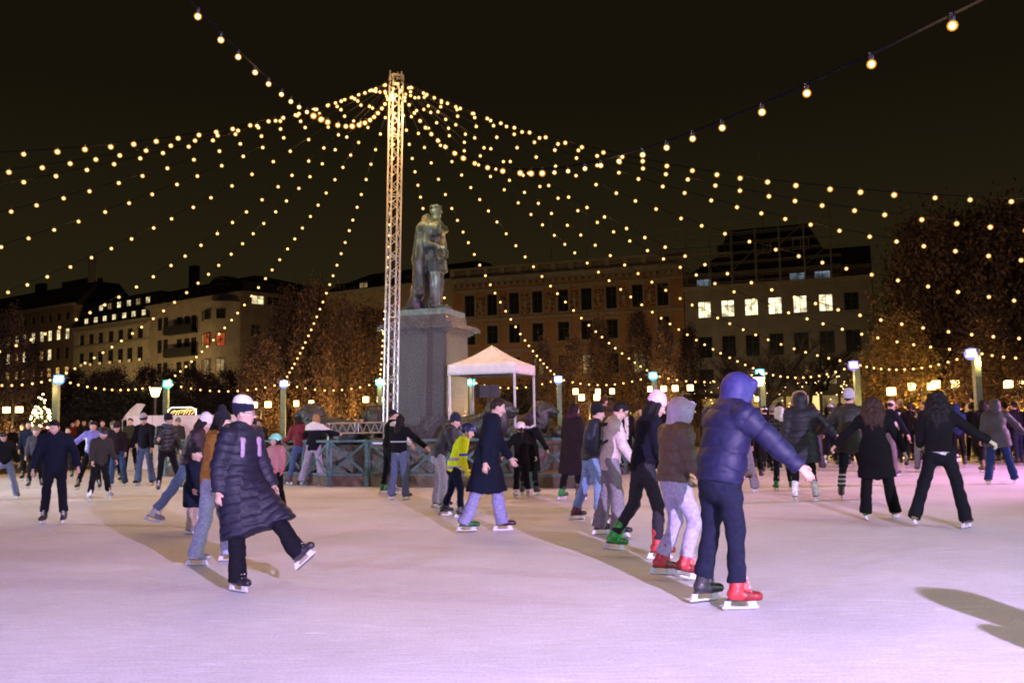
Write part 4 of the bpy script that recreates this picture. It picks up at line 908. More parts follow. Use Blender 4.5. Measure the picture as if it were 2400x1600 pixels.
P('child in a yellow high-visibility vest and dark blue helmet', (1060,1212), 992, 84, child=.55, legR=(14,4,14), legL=(-8,8,14), lean=20, armR=(20,8,10), armL=(20,8,20), tc=(.5,.86,.015), colfn=hivis, hem=.12, trc=(.015,.02,.05), fit=.06, sk=(SKB,SKB), hat='helmet', hatc=(.02,.03,.12), hair='crop', glove=(.5,.45,.02), bulk=1.1)
P('long-haired woman in a black top with a white stripe and blue jeans', (934,1171), 972, 28, legR=(4,4,6), legL=(-3,4,6), lean=4, armR=(30,42,8,38), armL=(4,8,10), tc=BLK, colfn=whiteline, hem=.04, trc=(.12,.15,.26), fit=.082, sk=(SKM,SKM), hair='long', hc=(.018,.012,.012), shirt=(.55,.55,.56))
P('man in a dark cap and black waistcoat with white sleeves behind the long-haired woman', (909,1158), 958, 60, legR=(3,4,5), legL=(-3,4,6), lean=6, armR=(40,20,6), armL=(5,6,10), tc=BLK, sleevec=WHT, hem=.06, trc=(.015,.018,.03), sk=(SKW,SKG), hat='cap', hatc=(.014,.016,.03), hair='crop')
P('child in a white helmet and black clothes seen from behind, hands held out', (1224,1167), 988, 350, child=.3, legR=(3,4,6), legL=(-3,5,6), lean=3, armR=(15,30,12), armL=(10,38,10), tc=(.012,.012,.012), hem=.02, trc=(.013,.013,.018), fit=.075, sk=((.5,.48,.5),SKW), hat='helmet', hatc=(.78,.68,.74), hat2=(.6,.25,.4), hair='pony')
P('adult in a plum beanie and black coat holding the child in the white helmet', (1240,1160), 972, 20, legR=(3,4,6), legL=(-3,5,6), lean=4, armR=(30,20,12), armL=(20,15,20), topk='coat', tc=(.012,.012,.014), hem=.46, trc=BLK, sk=(SKB,SKB), hat='beanie', hatc=(.05,.025,.05), hair='bob', scarf=(.6,.58,.6))
P('girl in a mint green helmet, pink padded jacket and black trousers', (649,1190), 1016, 212, child=.5, legR=(3,5,5,15), legL=(-2,5,6), lean=0, head=(20,0), armR=(6,14,12), armL=(4,14,12), tc=(.48,.19,.21), topm='nylon', puff=.05, hem=.12, trc=(.010,.010,.012), fit=.085, sk=(SKW,SKW), hat='helmet', hatc=(.24,.74,.62), hat2=(.5,.8,.75), hair='long', hc=(.03,.018,.014), bulk=1.15, glove=(.5,.12,.16))
P('person in a red padded jacket and blue jeans leaning on the island fence', (697,1136), 974, 322, legR=(4,5,6,20), legL=(12,10,10), lean=8, head=(-10,-4), armR=(40,12,60), armL=(30,14,50), tc=(.20,.012,.022), topm='nylon', hem=.02, trc=(.09,.15,.30), fit=.068, sk=(SKG,SKM), hair='bob', hc=(.02,.012,.014), hood='down')
P('blonde woman in a black coat with a white yoke leaning on the fence', (730,1138), 971, 8, legR=(2,8,6), legL=(6,16,8), lean=14, armR=(60,40,35,30), armL=(55,30,60), tc=(.013,.014,.024), colfn=whitesleeve, hem=.16, trc=(.36,.34,.46), fit=.088, sk=(SKM,(.05,.5,.05)), hair='long', hc=(.40,.24,.11), hood='down', hoodc=(.62,.5,.42))
# --- left side
P('person in a mustard hoodie and pale jeans just behind the quilted navy coat', (497,1320), 962, 92, legR=(-6,4,8), legL=(14,5,10), lean=8, armR=(16,8,20), armL=(25,8,20), tc=(.52,.23,.06), hem=.12, trc=(.40,.43,.62), fit=.088, sk=(SKW,SKW), hair='bob', hood='down', hat='pom', hatc=(.014,.014,.02), bulk=1.12, hc=(.015,.012,.012))
P('woman in a white beanie and burgundy padded jacket pushing one leg back', (458,1236), 974, 78, legR=(-32,4,6,10,-18), legL=(14,5,16), lean=16, head=(0,14), armR=(20,8,45), armL=(18,8,30), tc=(.055,.022,.035), topm='nylon', puff=.10, hem=.08, trc=(.19,.26,.46), fit=.075, sk=(SKW,SKW), hat='beanie', hatc=(.76,.73,.80), hair='bob', hc=(.03,.018,.016), sleevec=(.06,.03,.05))
P('small child in a long navy coat and beige trousers on double-runner skates', (448,1249), 1045, 100, child=.8, legR=(4,5,6), legL=(-4,5,6), lean=2, topk='coat', tc=(.012,.022,.05), hem=.36, trc=(.42,.34,.27), fit=.08, sk=((.5,.5,.55),(.5,.5,.55)), hat='pom', hatc=BLK, hair='crop', bulk=1.15)
P('man in a dark navy jacket and black trousers gliding towards the camera looking down', (126,1227), 986, 163, legR=(2,5,8,10), legL=(8,5,10,0), lean=8, head=(6,22), armR=(4,20,10), armL=(2,26,8), tc=(.011,.015,.034), hem=.14, trc=(.012,.013,.022), fit=.075, sk=(SKB,SKB), hair='short', hc=(.012,.010,.011), bulk=1.15)
P('boy with glasses and headphones in a black sweatshirt and pale jeans striding right', (38,1168), 1010, 140, legR=(-4,26,20,20,0,26), legL=(8,14,12), lean=16, roll=8, armR=(10,45,10), armL=(8,12,20), tc=(.014,.015,.018), hem=.06, trc=(.22,.27,.46), fit=.085, sk=(SKB,SKN), hair='short', hc=(.05,.03,.02), glasses=True, hat='band', hatc=(.02,.02,.022))
P('boy in a lavender and white ski jacket and black trousers with one arm out', (208,1148), 988, 168, child=.1, legR=(4,16,6), legL=(6,8,14), lean=6, roll=-4, head=(0,10), armR=(5,48,8,40), armL=(12,14,25), tc=(.22,.20,.60), colfn=lavwhite, topm='nylon', hem=.08, trc=(.012,.012,.014), fit=.068, sk=(SKN,SKN), hair='short', hc=(.035,.02,.016))
P('child in a dark grey wool coat with a headband and white skates', (232,1173), 1001, 134, child=.35, legR=(10,10,14,12), legL=(-8,16,8), lean=14, head=(0,16), armR=(18,10,30), armL=(22,10,26), tc=(.07,.068,.06), topm='knit', hem=.14, trc=(.013,.014,.02), fit=.07, sk=(SKW,SKW), hat='band', hatc=(.04,.06,.10), hair='short', hc=(.06,.035,.02), bulk=1.1)
P('person in a dark beanie, plum jacket and blue jeans behind the grey wool coat', (276,1139), 991, 172, child=.1, legR=(3,6,6), legL=(-2,7,6), lean=5, head=(8,18), tc=(.035,.018,.028), hem=.12, trc=(.05,.09,.19), fit=.085, sk=(SKG,SKB), hat='beanie', hatc=(.03,.02,.03), hair='crop')
P('man in a black zip jacket and faded jeans with a patterned black and white beanie', (340,1137), 972, 184, legR=(2,6,4), legL=(-2,6,6), lean=4, head=(0,22), armR=(4,18,10), armL=(6,12,16), tc=(.017,.014,.026), hem=.07, trc=(.10,.14,.25), fit=.092, sk=(SKB,SKM), hat='beanie', hatc=(.02,.02,.035), hat2=(.35,.35,.40), hair='crop', bulk=1.08)
P('man in a glossy black padded jacket and black beanie holding a phone', (396,1152), 971, 150, legR=(6,6,8), legL=(-2,16,6), lean=8, head=(-40,6), armR=(20,10,75), armL=(10,10,30), tc=(.016,.014,.016), topm='leather', puff=.10, hem=.06, trc=(.013,.013,.018), fit=.06, sk=((.10,.07,.07),(.05,.30,.06)), hat='beanie', hatc=(.015,.017,.028), hair='crop', scarf=(.05,.08,.13))
P('person in a navy jacket standing behind the boy with headphones', (66,1125), 987, 165, legR=(3,4,6), legL=(-3,5,6), tc=(.016,.026,.055), hem=.10, trc=BLK, hair='short', hc=(.03,.018,.012))
P('child in a patterned helmet and grey jacket behind the dark navy jacket', (82,1143), 997, 160, child=.5, legR=(4,6,8), legL=(-3,5,6), lean=6, tc=(.10,.10,.11), hem=.10, trc=BLK, hat='helmet', hatc=(.20,.14,.10), hair='crop')
P('person in a red hood behind the left shoulder of the dark navy jacket', (118,1118), 999, 150, child=.3, tc=(.22,.015,.03), hem=.12, trc=BLK, hood='up', hoodc=(.28,.02,.04))
P('person in dark clothes and brown skates behind the dark navy jacket', (160,1121), 1000, 176, child=.25, legR=(-4,5,8), legL=(8,5,10), tc=(.03,.022,.024), hem=.10, trc=(.02,.02,.028), sk=(SKN,SKN), hair='short')
P('person in a camouflage helmet half hidden behind the plum jacket', (268,1130), 986, 185, tc=(.02,.02,.024), trc=BLK, hat='helmet', hatc=(.10,.11,.05), hat2=(.2,.2,.2), hair='crop')
P('person in a tan coat and tan trousers skating away on the far ice', (318,1098), 971, 12, legR=(8,6,10), legL=(-6,5,8), tc=(.28,.17,.07), hem=.16, trc=(.30,.20,.11), fit=.08, sk=(SKN,SKN), hair='short', hc=(.05,.03,.015), scarf=(.02,.02,.03))
P('person in a navy beanie and white scarf looking over the quilted coat', (598,1160), 982, 215, tc=(.02,.02,.026), trc=BLK, hat='beanie', hatc=(.015,.02,.04), hair='crop', scarf=(.66,.64,.68))
P('brown-haired person in a dark olive hooded jacket beside the island fence', (612,1128), 982, 200, tc=(.035,.032,.022), hem=.12, trc=BLK, hair='short', hc=(.08,.045,.025), hood='down')
# --- right side
P('woman with big curly brown hair in a long black coat', (2064,1217), 931, 22, legR=(8,10,6,20), legL=(-4,5,4), lean=6, armR=(8,30,16), armL=(10,46,8,40), topk='coat', tc=(.008,.008,.009), hem=.40, trc=(.009,.009,.010), fit=.09, sk=((.5,.05,.06),(.06,.62,.03)), hair='curly', hc=(.065,.034,.022))
P('woman with a dark cloud of hair in a short black jacket, one arm out', (2205,1237), 918, 28, legR=(4,14,6,20,0,10), legL=(-2,16,16,0,-10), lean=8, armR=(16,50,10,52), armL=(20,12,40), tc=(.009,.009,.010), hem=.02, trc=(.010,.013,.016), fit=.085, sk=((.09,.045,.045),(.20,.20,.04)), hair='curly', hc=(.012,.010,.010), glove=(.42,.44,.24), shirt=(.5,.52,.48))
P('person in a long black quilted coat with a fur-trimmed hood and white skates', (1888,1173), 921, 12, legR=(2,6,3,20), legL=(-2,5,3), lean=3, armR=(16,42,8,40), armL=(4,8,8), topk='coat', tc=(.020,.022,.032), topm='nylon', puff=.12, hem=.36, trc=(.010,.010,.012), fit=.05, sk=(SKW,SKW), hood='fur', figure=True, bulk=1.12)
P('person in a plaid wool jacket with a white hood and one green skate', (1838,1150), 952, 4, legR=(3,6,6), legL=(-3,5,6), lean=4, tc=(.08,.075,.07), colfn=plaid, hem=.14, trc=(.014,.018,.032), fit=.065, sk=(SKG,SKG), hood='up', hoodc=(.66,.64,.62), bulk=1.08)
P('person in a tan scarf and wide pale grey trousers skating away beyond the blue jacket', (1740,1154), 946, 10, legR=(4,10,6,20), legL=(0,12,6), tc=(.025,.022,.022), hem=.14, trc=(.30,.29,.33), fit=.098, sk=(SKM,SKB), hair='long', hc=(.06,.035,.02), scarf=(.5,.32,.2))
P('person with a bright green bag panel on a black jacket beyond the blue sleeve', (1768,1122), 952, 20, tc=BLK, colfn=lambda V,n,c: np.where((np.abs(V[:,0]+.02)<.07)[:,None]&(V[:,2]>.16)[:,None]&(V[:,2]<.42)[:,None],np.array([.02,.55,.06]),c), trc=BLK, hair='long', hc=(.02,.014,.012))
P('person in a black coat and white headband left of the plaid jacket', (1800,1110), 950, 352, tc=BLK, hem=.16, trc=(.02,.02,.03), hat='band', hatc=(.7,.7,.7), hair='short', hc=(.02,.014,.012))
P('person in a grey beanie and black coat beyond the plaid jacket', (1816,1102), 952, 15, tc=(.014,.014,.016), hem=.16, trc=BLK, hat='beanie', hatc=(.14,.14,.14), hair='crop')
P('person in a black hat beyond the white hood of the plaid jacket', (1834,1096), 944, 10, tc=(.012,.014,.02), hem=.16, trc=BLK, hat='beanie', hatc=BLK, hair='crop')
P('person in a cream hood and black jacket with grey-violet trousers right of the fur-trimmed hood', (1928,1103), 944, 15, legR=(10,8,8,20), legL=(-6,12,22), lean=5, tc=(.012,.012,.013), hem=.02, trc=(.12,.10,.14), fit=.095, sk=(SKN,SKN), hair='long', hc=(.05,.025,.02), hood='down', hoodc=(.66,.56,.50), shirt=(.6,.58,.58))
P('person in a navy jacket and black-and-white patterned beanie between two black coats', (1950,1094), 950, 40, legR=(10,4,8), legL=(-8,4,10), tc=(.018,.022,.06), trc=(.015,.02,.05), hat='beanie', hatc=(.03,.03,.05), hat2=(.5,.5,.55), hair='crop', sk=(SKW,SKW))
P('person in a pale grey beanie and dark olive jacket hidden behind the curly-haired woman', (2004,1170), 914, 24, legR=(5,10,10), legL=(-3,6,6), lean=8, armL=(20,44,10,40), armR=(10,14,14), tc=(.035,.036,.028), topm='nylon', hem=.22, trc=(.02,.028,.045), trcolfn=sidestripe, fit=.062, sk=(SKB,SKB), hat='beanie', hatc=(.40,.41,.46), hair='crop', bulk=1.1)
P('person in a white cap and navy jacket with grey trousers reaching right', (2098,1116), 937, 60, legR=(10,4,12), legL=(-14,6,16), lean=18, armR=(30,28,10), armL=(20,10,20), tc=(.014,.018,.036), hem=.04, trc=(.24,.20,.22), fit=.082, sk=(SKM,SKM), hat='cap', hatc=(.66,.54,.50), hair='crop')
P('person in a beige beanie and brown and maroon jacket on yellowish skates', (2124,1076), 937, 330, legR=(3,5,8), legL=(-3,5,8), tc=(.12,.075,.05), sleevec=(.06,.014,.03), hem=.10, trc=(.014,.018,.03), sk=((.22,.2,.05),(.22,.2,.05)), hat='beanie', hatc=(.40,.32,.29), hair='crop')
P('person in a black jacket with a pale fur collar and grey trousers', (2164,1105), 956, 10, legR=(3,5,8), legL=(-3,5,8), lean=8, tc=(.012,.011,.012), hem=.06, trc=(.22,.21,.28), fit=.08, sk=(SKB,SKB), hair='short', hc=(.06,.035,.02), scarf=(.42,.33,.24))
P('person in a dark hooded slate coat and blue jeans stepping wide at the right edge', (2348,1134), 934, 16, legR=(8,14,6,20), legL=(-2,10,8), lean=6, armR=(10,44,8,40), armL=(6,16,10), tc=(.06,.058,.07), topm='nylon', hem=.20, trc=(.02,.045,.15), fit=.085, sk=(SKM,(.16,.15,.04)), hair=None, hood='up', bulk=1.15)
P('person in a black coat with dark hair between the navy beanie and the slate coat', (2316,1109), 937, 8, legR=(12,5,10), legL=(-8,6,14), tc=BLK, topk='coat', hem=.35, trc=BLK, sk=(SKM,(.12,.09,.02)), hair='bob', hc=(.012,.01,.01))
P('person in a navy beanie, blue jacket and white sleeves near the right flood pole', (2296,1076), 922, 350, legR=(3,5,8), legL=(-3,5,8), tc=(.02,.04,.16), sleevec=(.6,.55,.52), hem=.10, trc=(.03,.05,.12), sk=(SKB,SKB), hat='beanie', hatc=(.012,.016,.05), hair='crop')
P('person in a black jacket and grey cap chatting left of the right flood pole', (2272,1066), 942, 140, tc=BLK, hem=.14, trc=(.06,.08,.16), hat='cap', hatc=(.35,.33,.36), hair='crop')
P('brown-haired man in black left of the right flood pole', (2258,1070), 945, 60, tc=(.013,.013,.015), hem=.14, trc=(.30,.28,.26), hair='short', hc=(.07,.04,.025))
# --- far ice and spectators: smaller, mostly heads over the nearer skaters
far=[
 ('bearded man in a black jacket over a white sweater beyond the cream jacket',1467,1112,951,170,dict(tc=BLK,colfn=lambda V,n,c: np.where((np.abs(V[:,0])<.05)[:,None]&(V[:,1]>.05)[:,None],np.array([.7,.68,.66]),c),trc=BLK,hair='short')),
 ('tall brown-haired man above the black beanie',1411,1105,930,60,dict(tc=DGR,trc=BLK,hair='short',hc=(.08,.045,.025))),
 ('person with tousled brown hair right of the tall brown-haired man',1432,1110,938,30,dict(tc=BRN,trc=BLK,hair='bob',hc=(.09,.05,.03))),
 ('person in a dark beanie between the pink beanie and the lavender hood',1558,1104,932,20,dict(tc=BLK,trc=BLK,hat='beanie',hatc=BLK,hair='crop')),
 ('woman with brown hair standing left of the glossy black jacket by the white hoarding',374,1096,984,190,dict(tc=(.03,.024,.02),trc=BLK,hair='long',hc=(.10,.05,.03))),
 ('person with dark hair behind the glossy black jacket',392,1090,974,170,dict(tc=BLK,trc=BLK,hair='bob',hc=BLK)),
 ('woman with a grey scarf standing by the white hoarding',438,1092,981,185,dict(tc=(.07,.065,.055),trc=BLK,hair='long',hc=(.09,.06,.04),scarf=(.12,.11,.09))),
 ('person in a dark knitted hat right of the grey scarf',454,1094,982,180,dict(tc=(.06,.04,.03),trc=BLK,hat='beanie',hatc=(.025,.018,.018),hair='crop')),
 ('person in a red jacket far left beyond the dark navy jacket',168,1086,988,160,dict(tc=(.20,.02,.02),trc=BLK,hair='short')),
 ('person in a pale knitted hat and tan coat far left',182,1083,986,190,dict(tc=(.20,.13,.06),trc=BLK,hat='beanie',hatc=(.45,.32,.2),hair='crop')),
 ('person in a black jacket at the left edge of the ice',8,1098,1006,120,dict(tc=BLK,trc=BLK,hair='short')),
 ('person with fair hair and a dark coat at the left edge',28,1085,1002,150,dict(tc=(.02,.02,.022),trc=BLK,hair='short',hc=(.2,.12,.06))),
 ('person in a striped jacket leaning on the far fence behind the lying truss',789,1078,977,190,dict(tc=BLK,lean=32,colfn=patterned((.02,.02,.03),(.4,.4,.42)),trc=BLK,hair='short')),
 ('red-haired person leaning on the far fence behind the lying truss',812,1078,977,200,dict(tc=(.03,.02,.02),lean=30,trc=BLK,hair='bob',hc=(.07,.025,.015))),
 ('dark-haired person leaning on the far fence left of the back lion',830,1078,976,160,dict(tc=BLK,lean=26,trc=BLK,hair='short')),
 ('person in a black hat leaning on the far fence beside the back lion',848,1078,974,170,dict(tc=BLK,lean=24,trc=BLK,hat='beanie',hatc=BLK,hair='crop')),
 ('person in a pale grey hat and white hood on the far right ice',1985,1086,946,20,dict(tc=(.55,.46,.44),trc=BLK,hat='beanie',hatc=(.5,.45,.46),hair='crop')),
 ('person in a mustard hat on the far right ice',1972,1082,952,350,dict(tc=(.03,.03,.05),trc=BLK,hat='beanie',hatc=(.5,.28,.05),hair='crop')),
 ('person in a white jersey with dark lettering beyond the white cap',2100,1090,946,15,dict(tc=(.66,.64,.70),trc=(.05,.05,.08),hair='short')),
 ('person in a peaked dark cap beyond the beige beanie',2106,1078,942,330,dict(tc=BLK,trc=BLK,hat='cap',hatc=(.03,.03,.04),hair='crop')),
 ('fair-haired man looking left beyond the cloud of dark hair',2180,1082,942,250,dict(tc=(.05,.03,.03),trc=BLK,hair='short',hc=(.2,.11,.05))),
 ('person in a light blue hat right of the cloud of dark hair',2224,1084,940,30,dict(tc=(.06,.06,.09),trc=BLK,hat='beanie',hatc=(.35,.42,.5),hair='crop')),
 ('person in a brown coat on the far right ice',2240,1078,945,320,dict(tc=(.10,.06,.04),trc=BLK,hair='bob',hc=(.08,.04,.02))),
 ('person in a dark cap right of the slate coat at the edge',2392,1090,940,340,dict(tc=(.02,.02,.03),trc=(.03,.04,.08),hat='cap',hatc=BLK,hair='crop')),
 ('person in a grey beanie on the ice left of the curly-haired woman',1962,1078,948,340,dict(tc=(.02,.022,.03),trc=BLK,hat='beanie',hatc=(.2,.2,.22),hair='crop')),
 ('woman in a dark red coat between the plaid jacket and the quilted coat',1862,1086,950,15,dict(tc=(.12,.02,.03),trc=BLK,hair='long',hc=(.05,.03,.02))),
 ('person in a blue beanie on the far ice beyond the blue sleeve',1755,1084,952,10,dict(tc=BLK,trc=BLK,hat='beanie',hatc=(.05,.09,.25),hair='crop')),
]
far+=[
 ('man in a grey coat behind the boy in the lavender ski jacket',240,1104,984,170,dict(tc=(.08,.08,.09),trc=BLK,hair='short')),
 ('person in an olive jacket between the plum jacket and the black zip jacket',306,1106,980,175,dict(tc=(.05,.05,.025),trc=BLK,hair='short',hc=(.1,.06,.03))),
 ('woman in a maroon hat behind the navy jacket at the left',106,1092,992,200,dict(tc=(.03,.03,.04),trc=BLK,hat='beanie',hatc=(.12,.02,.03),hair='crop')),
 ('person in a dark jacket and grey hat at the far left end of the ice',48,1082,996,140,dict(tc=(.03,.03,.03),trc=BLK,hat='beanie',hatc=(.2,.2,.2),hair='crop')),
 ('person in a black coat right of the bright green panel',1782,1100,954,350,dict(tc=BLK,trc=BLK,hair='bob',topk='coat',hem=.35)),
 ('person in a navy coat between the quilted coat and the cream hood',1912,1092,950,20,dict(tc=NAVY,trc=BLK,hair='long',hc=(.04,.02,.01))),
 ('person in a dark green parka just left of the curly brown hair',1978,1094,944,10,dict(tc=(.02,.03,.02),trc=BLK,hood='up')),
 ('person in a brown leather jacket right of the curly brown hair',2076,1098,944,340,dict(tc=(.08,.04,.02),topm='leather',trc=JEAN,hair='short')),
 ('person in black with a ponytail left of the cloud of dark hair',2140,1096,944,15,dict(tc=BLK,trc=BLK,hair='pony',hc=(.05,.03,.02))),
 ('person in a blue parka right of the cloud of dark hair',2250,1094,946,10,dict(tc=(.02,.04,.12),trc=BLK,hood='up')),
 ('tall man in a black beanie behind the slate coat',2334,1086,938,350,dict(tc=BLK,trc=BLK,hat='beanie',hatc=(.03,.03,.03),hair='crop')),
 ('person in a black parka with a hood, left of the plum jacket',262,1102,984,150,dict(tc=BLK,trc=BLK,hood='down',hair='short')),
 ('person in a grey beanie beside the glossy black jacket',420,1100,980,200,dict(tc=(.05,.05,.055),trc=BLK,hat='beanie',hatc=(.16,.16,.17),hair='crop')),
 ('child in a red bobble hat by the white hoarding',356,1084,996,180,dict(tc=(.03,.04,.09),trc=BLK,hat='pom',hatc=(.3,.03,.03),hair='crop',child=.5)),
 ('person in a dark green coat far left by the flood pole',196,1092,984,170,dict(tc=(.02,.035,.025),trc=BLK,hair='bob',hc=(.05,.03,.02))),
 ('person in a white bobble hat far left behind the lavender ski jacket',214,1086,988,190,dict(tc=(.03,.03,.03),trc=BLK,hat='pom',hatc=(.55,.52,.5),hair='crop')),
 ('person in a camel coat right of the bearded man',1506,1094,955,200,dict(tc=(.28,.18,.1),trc=BLK,hair='short',topk='coat',hem=.4)),
 ('person in a dark hood behind the cream jacket',1452,1096,952,10,dict(tc=BLK,trc=BLK,hood='up')),
 ('person in a black puffer jacket left of the tan scarf',1716,1092,954,20,dict(tc=BLK,topm='nylon',puff=.11,trc=BLK,hair='short')),
 ('person in a grey coat on the far ice between the blue sleeve and plaid jacket',1786,1086,956,350,dict(tc=(.10,.10,.11),trc=BLK,hair='bob',topk='coat',hem=.4)),
 ('person in a burgundy hat far behind the quilted black coat',1902,1082,954,10,dict(tc=BLK,trc=BLK,hat='beanie',hatc=(.12,.02,.03),hair='crop')),
 ('person in a black hood right of the cream hood',1944,1084,952,30,dict(tc=BLK,trc=(.04,.05,.08),hood='up')),
 ('person in a dark purple jacket left of the white cap',2050,1082,950,350,dict(tc=(.05,.02,.06),trc=BLK,hair='long',hc=(.06,.03,.02))),
 ('person in a black cap and jeans between the white cap and the beige beanie',2088,1084,946,20,dict(tc=BLK,trc=JEAN,hat='cap',hatc=BLK,hair='crop')),
 ('person in a grey parka behind the cloud of dark hair',2150,1084,948,340,dict(tc=(.07,.07,.08),trc=BLK,hood='down',hair='short')),
 ('person in a black jacket and white trainers-like skates left of the brown coat',2232,1090,946,10,dict(tc=BLK,trc=BLK,sk=(SKW,SKW),hair='bob')),
 ('person in a navy parka right of the brown-haired man in black',2284,1084,946,20,dict(tc=NAVY,trc=BLK,hair='short')),
 ('person in a dark jacket behind the slate coat',2366,1082,944,330,dict(tc=(.03,.03,.035),trc=BLK,hat='beanie',hatc=BLK,hair='crop')),
 ('person in a yellow scarf on the far ice at the right edge',2388,1072,948,200,dict(tc=BLK,trc=BLK,scarf=(.5,.36,.06),hair='short')),
 ('hooded person just outside the right edge throwing the shadow at lower right',*pix((4.0,2.0,0)),pix((4.0,2.0,1.80))[1],40,dict(tc=BLK,trc=BLK,topm='nylon',hood='up',bulk=1.35,armR=(10,30,60),armL=(10,30,60))),
]
for lab,x,y,top,hd,kw in far:
    P(lab,(x,y),top,hd,**kw)
# ------------------------------------------------------------------ trees
def crown_mesh(name, h0, h1, r, nl, seed, cols, leaf=.17, shape='col'):
    g=np.random.default_rng(seed); nc=int(nl/34); t=g.random(nc)
    z=h0+(h1-h0)*t; prof=(1-.5*t**2.2)*np.sin(pi*np.clip(.14+.80*t,0,1))**.5 if shape=='col' else np.sqrt(np.clip(1-(2*t-1)**2,0,1))
    a=g.random(nc)*2*pi; rr=r*prof*np.sqrt(.25+.75*g.random(nc))*(1+.25*np.sin(3*a+seed)+.15*np.sin(5*a+2*z))
    C=np.stack([rr*np.cos(a),rr*np.sin(a),z],1)
    ci=g.integers(0,nc,nl); sz=.12+.22*g.random(nc)
    P=C[ci]+g.normal(size=(nl,3))*sz[ci][:,None]*np.array([.8,.8,1.7])
    n=g.normal(size=(nl,3)); n/=np.linalg.norm(n,axis=1)[:,None]; u=np.cross(n,g.normal(size=(nl,3))); u/=np.linalg.norm(u,axis=1)[:,None]; v=np.cross(n,u)
    u=u*np.array([.45,.45,1.0])+np.array([0,0,.25])*np.sign(u[:,2:3]+1e-6); u/=np.linalg.norm(u,axis=1)[:,None]; v=np.cross(n,u); s=leaf*(.55+.8*g.random(nl))[:,None]
    V=np.stack([P-u*s*.5,P+v*s*.24+n*s*.1,P+u*s*.5,P-v*s*.24+n*s*.1],1).reshape(-1,3)
    me=bpy.data.meshes.new(name); me.vertices.add(nl*4); me.vertices.foreach_set('co',V.astype(np.float32).ravel()); me.loops.add(nl*4); me.loops.foreach_set('vertex_index',np.arange(nl*4,dtype=np.int32))
    me.polygons.add(nl); me.polygons.foreach_set('loop_start',np.arange(0,nl*4,4,dtype=np.int32)); me.update(calc_edges=True); me.materials.append(M_leaf)
    cc=np.array(cols)[g.integers(0,len(cols),nc)][ci]*(.6+.8*g.random(nl))[:,None]; set_cols(me,np.repeat(cc,4,0)); return me
def trunk_mesh(name, h, r, seed, depth=3, spread=.55, bare=False):
    g=random.Random(seed); m=MB()
    def br(p,d,L,r,k):
        n=4; pts=[p]; q=p; dd=d
        for i in range(n):
            dd=(dd+Vector((g.uniform(-.16,.16),g.uniform(-.16,.16),.05))).normalized(); q=q+dd*L/n; pts.append(q)
        m.tube(pts,[r*(1-.55*i/n) for i in range(n+1)],6 if k>1 else 4,False)
        if k<=0: return
        for j in range(4 if k>1 else 5):
            t=g.uniform(.35,1); b=pts[min(n,int(t*n))]; a=g.uniform(0,2*pi); nd=(dd*(1-spread*.4)+Vector((cos(a),sin(a),g.uniform(.0,.6)))*spread).normalized()
            br(b,nd,L*g.uniform(.5,.75),r*.5,k-1)
    br(Vector((0,0,0)),Vector((0,0,1)),h,r,depth)
    o=m.build(name,M_bark,None); me=o.data; bpy.data.objects.remove(o); return me
BRN_L=[(.105,.066,.036),(.075,.048,.028),(.13,.084,.042),(.05,.034,.022)]; DRK_L=[(.042,.027,.018),(.030,.020,.014),(.055,.034,.020)]; YEL_L=[(.24,.15,.04),(.16,.12,.035),(.10,.09,.03),(.20,.11,.035)]
crowns={'brown':[crown_mesh('crown',1.9,9.2,1.75,12000,s,BRN_L) for s in (1,2,3)],'dark':[crown_mesh('crown',1.9,9.2,1.7,9500,s,DRK_L) for s in (4,5)],'yellow':[crown_mesh('crown',1.9,9.2,1.9,15000,s,YEL_L) for s in (6,)]}
trunks=[trunk_mesh('trunk',4.6,.15,s,2) for s in (1,2)]; bare=[trunk_mesh('limbs',3.6,.16,s,4,.62) for s in (3,4,5)]
ntree=0
def tree(px,D,top,kind,label,w=1.0,group='autumn trees behind the rink'):
    global ntree
    p=at(px,950,D); H=at(px,top,D).z; r=empty('tree',(p.x,p.y,-.01),random.random()*6); tag(r,label,'tree',group)
    if kind=='bare':
        o=bpy.data.objects.new('trunk',bare[ntree%3]); link(o,r); s=H/8.6; o.scale=(s*w,s*w,s)
    else:
        s=H/9.4; o=bpy.data.objects.new('trunk',bare[ntree%3]); link(o,r); o.scale=(s*.72*w,s*.72*w,s*.98)
        c=bpy.data.objects.new('crown',crowns[kind][ntree%len(crowns[kind])]); link(c,r); c.scale=(w*s,w*s,s)
    ntree+=1; return r
T=tree
T(22,47,735,'dark','thin brown tree at the left edge of the square',.8); T(85,52,800,'dark','small leafy tree beside the lit Christmas tree',.8)
T(612,50,790,'brown','lowest of the brown trees left of the mast, above the white and black beanie',1.2); T(675,55,690,'brown','tall brown tree left of the blue floodlight pole',.95); T(735,52,668,'brown','tallest brown tree between the blue pole and the mast',.95); T(805,50,700,'brown','brown tree above the blonde woman at the fence',1.0); T(868,53,720,'brown','brown tree just left of the mast',1.1)
T(1275,50,800,'dark','dim tree right of the tent',.85); T(1345,52,790,'brown','dim brown tree above the dark brown coat',.85); T(1410,55,750,'dark','dim tree between two bulb strings over the cream jacket',.8); T(1500,54,735,'dark','tall dim tree behind the turquoise flood above the pink beanie',.8); T(1560,52,760,'brown','brown tree lit from below right of the turquoise flood',.8); T(1620,57,770,'dark','dim tree left of the blue hood',.8)
T(1690,58,690,'bare','bare tree in front of the lit windows, left one',1.25); T(1790,56,660,'bare','bare tree in front of the lit windows, middle one',1.3); T(1890,60,690,'bare','bare tree in front of the lit windows, right one',1.3); T(1965,62,700,'bare','bare tree left of the great dark trees on the right',1.2)
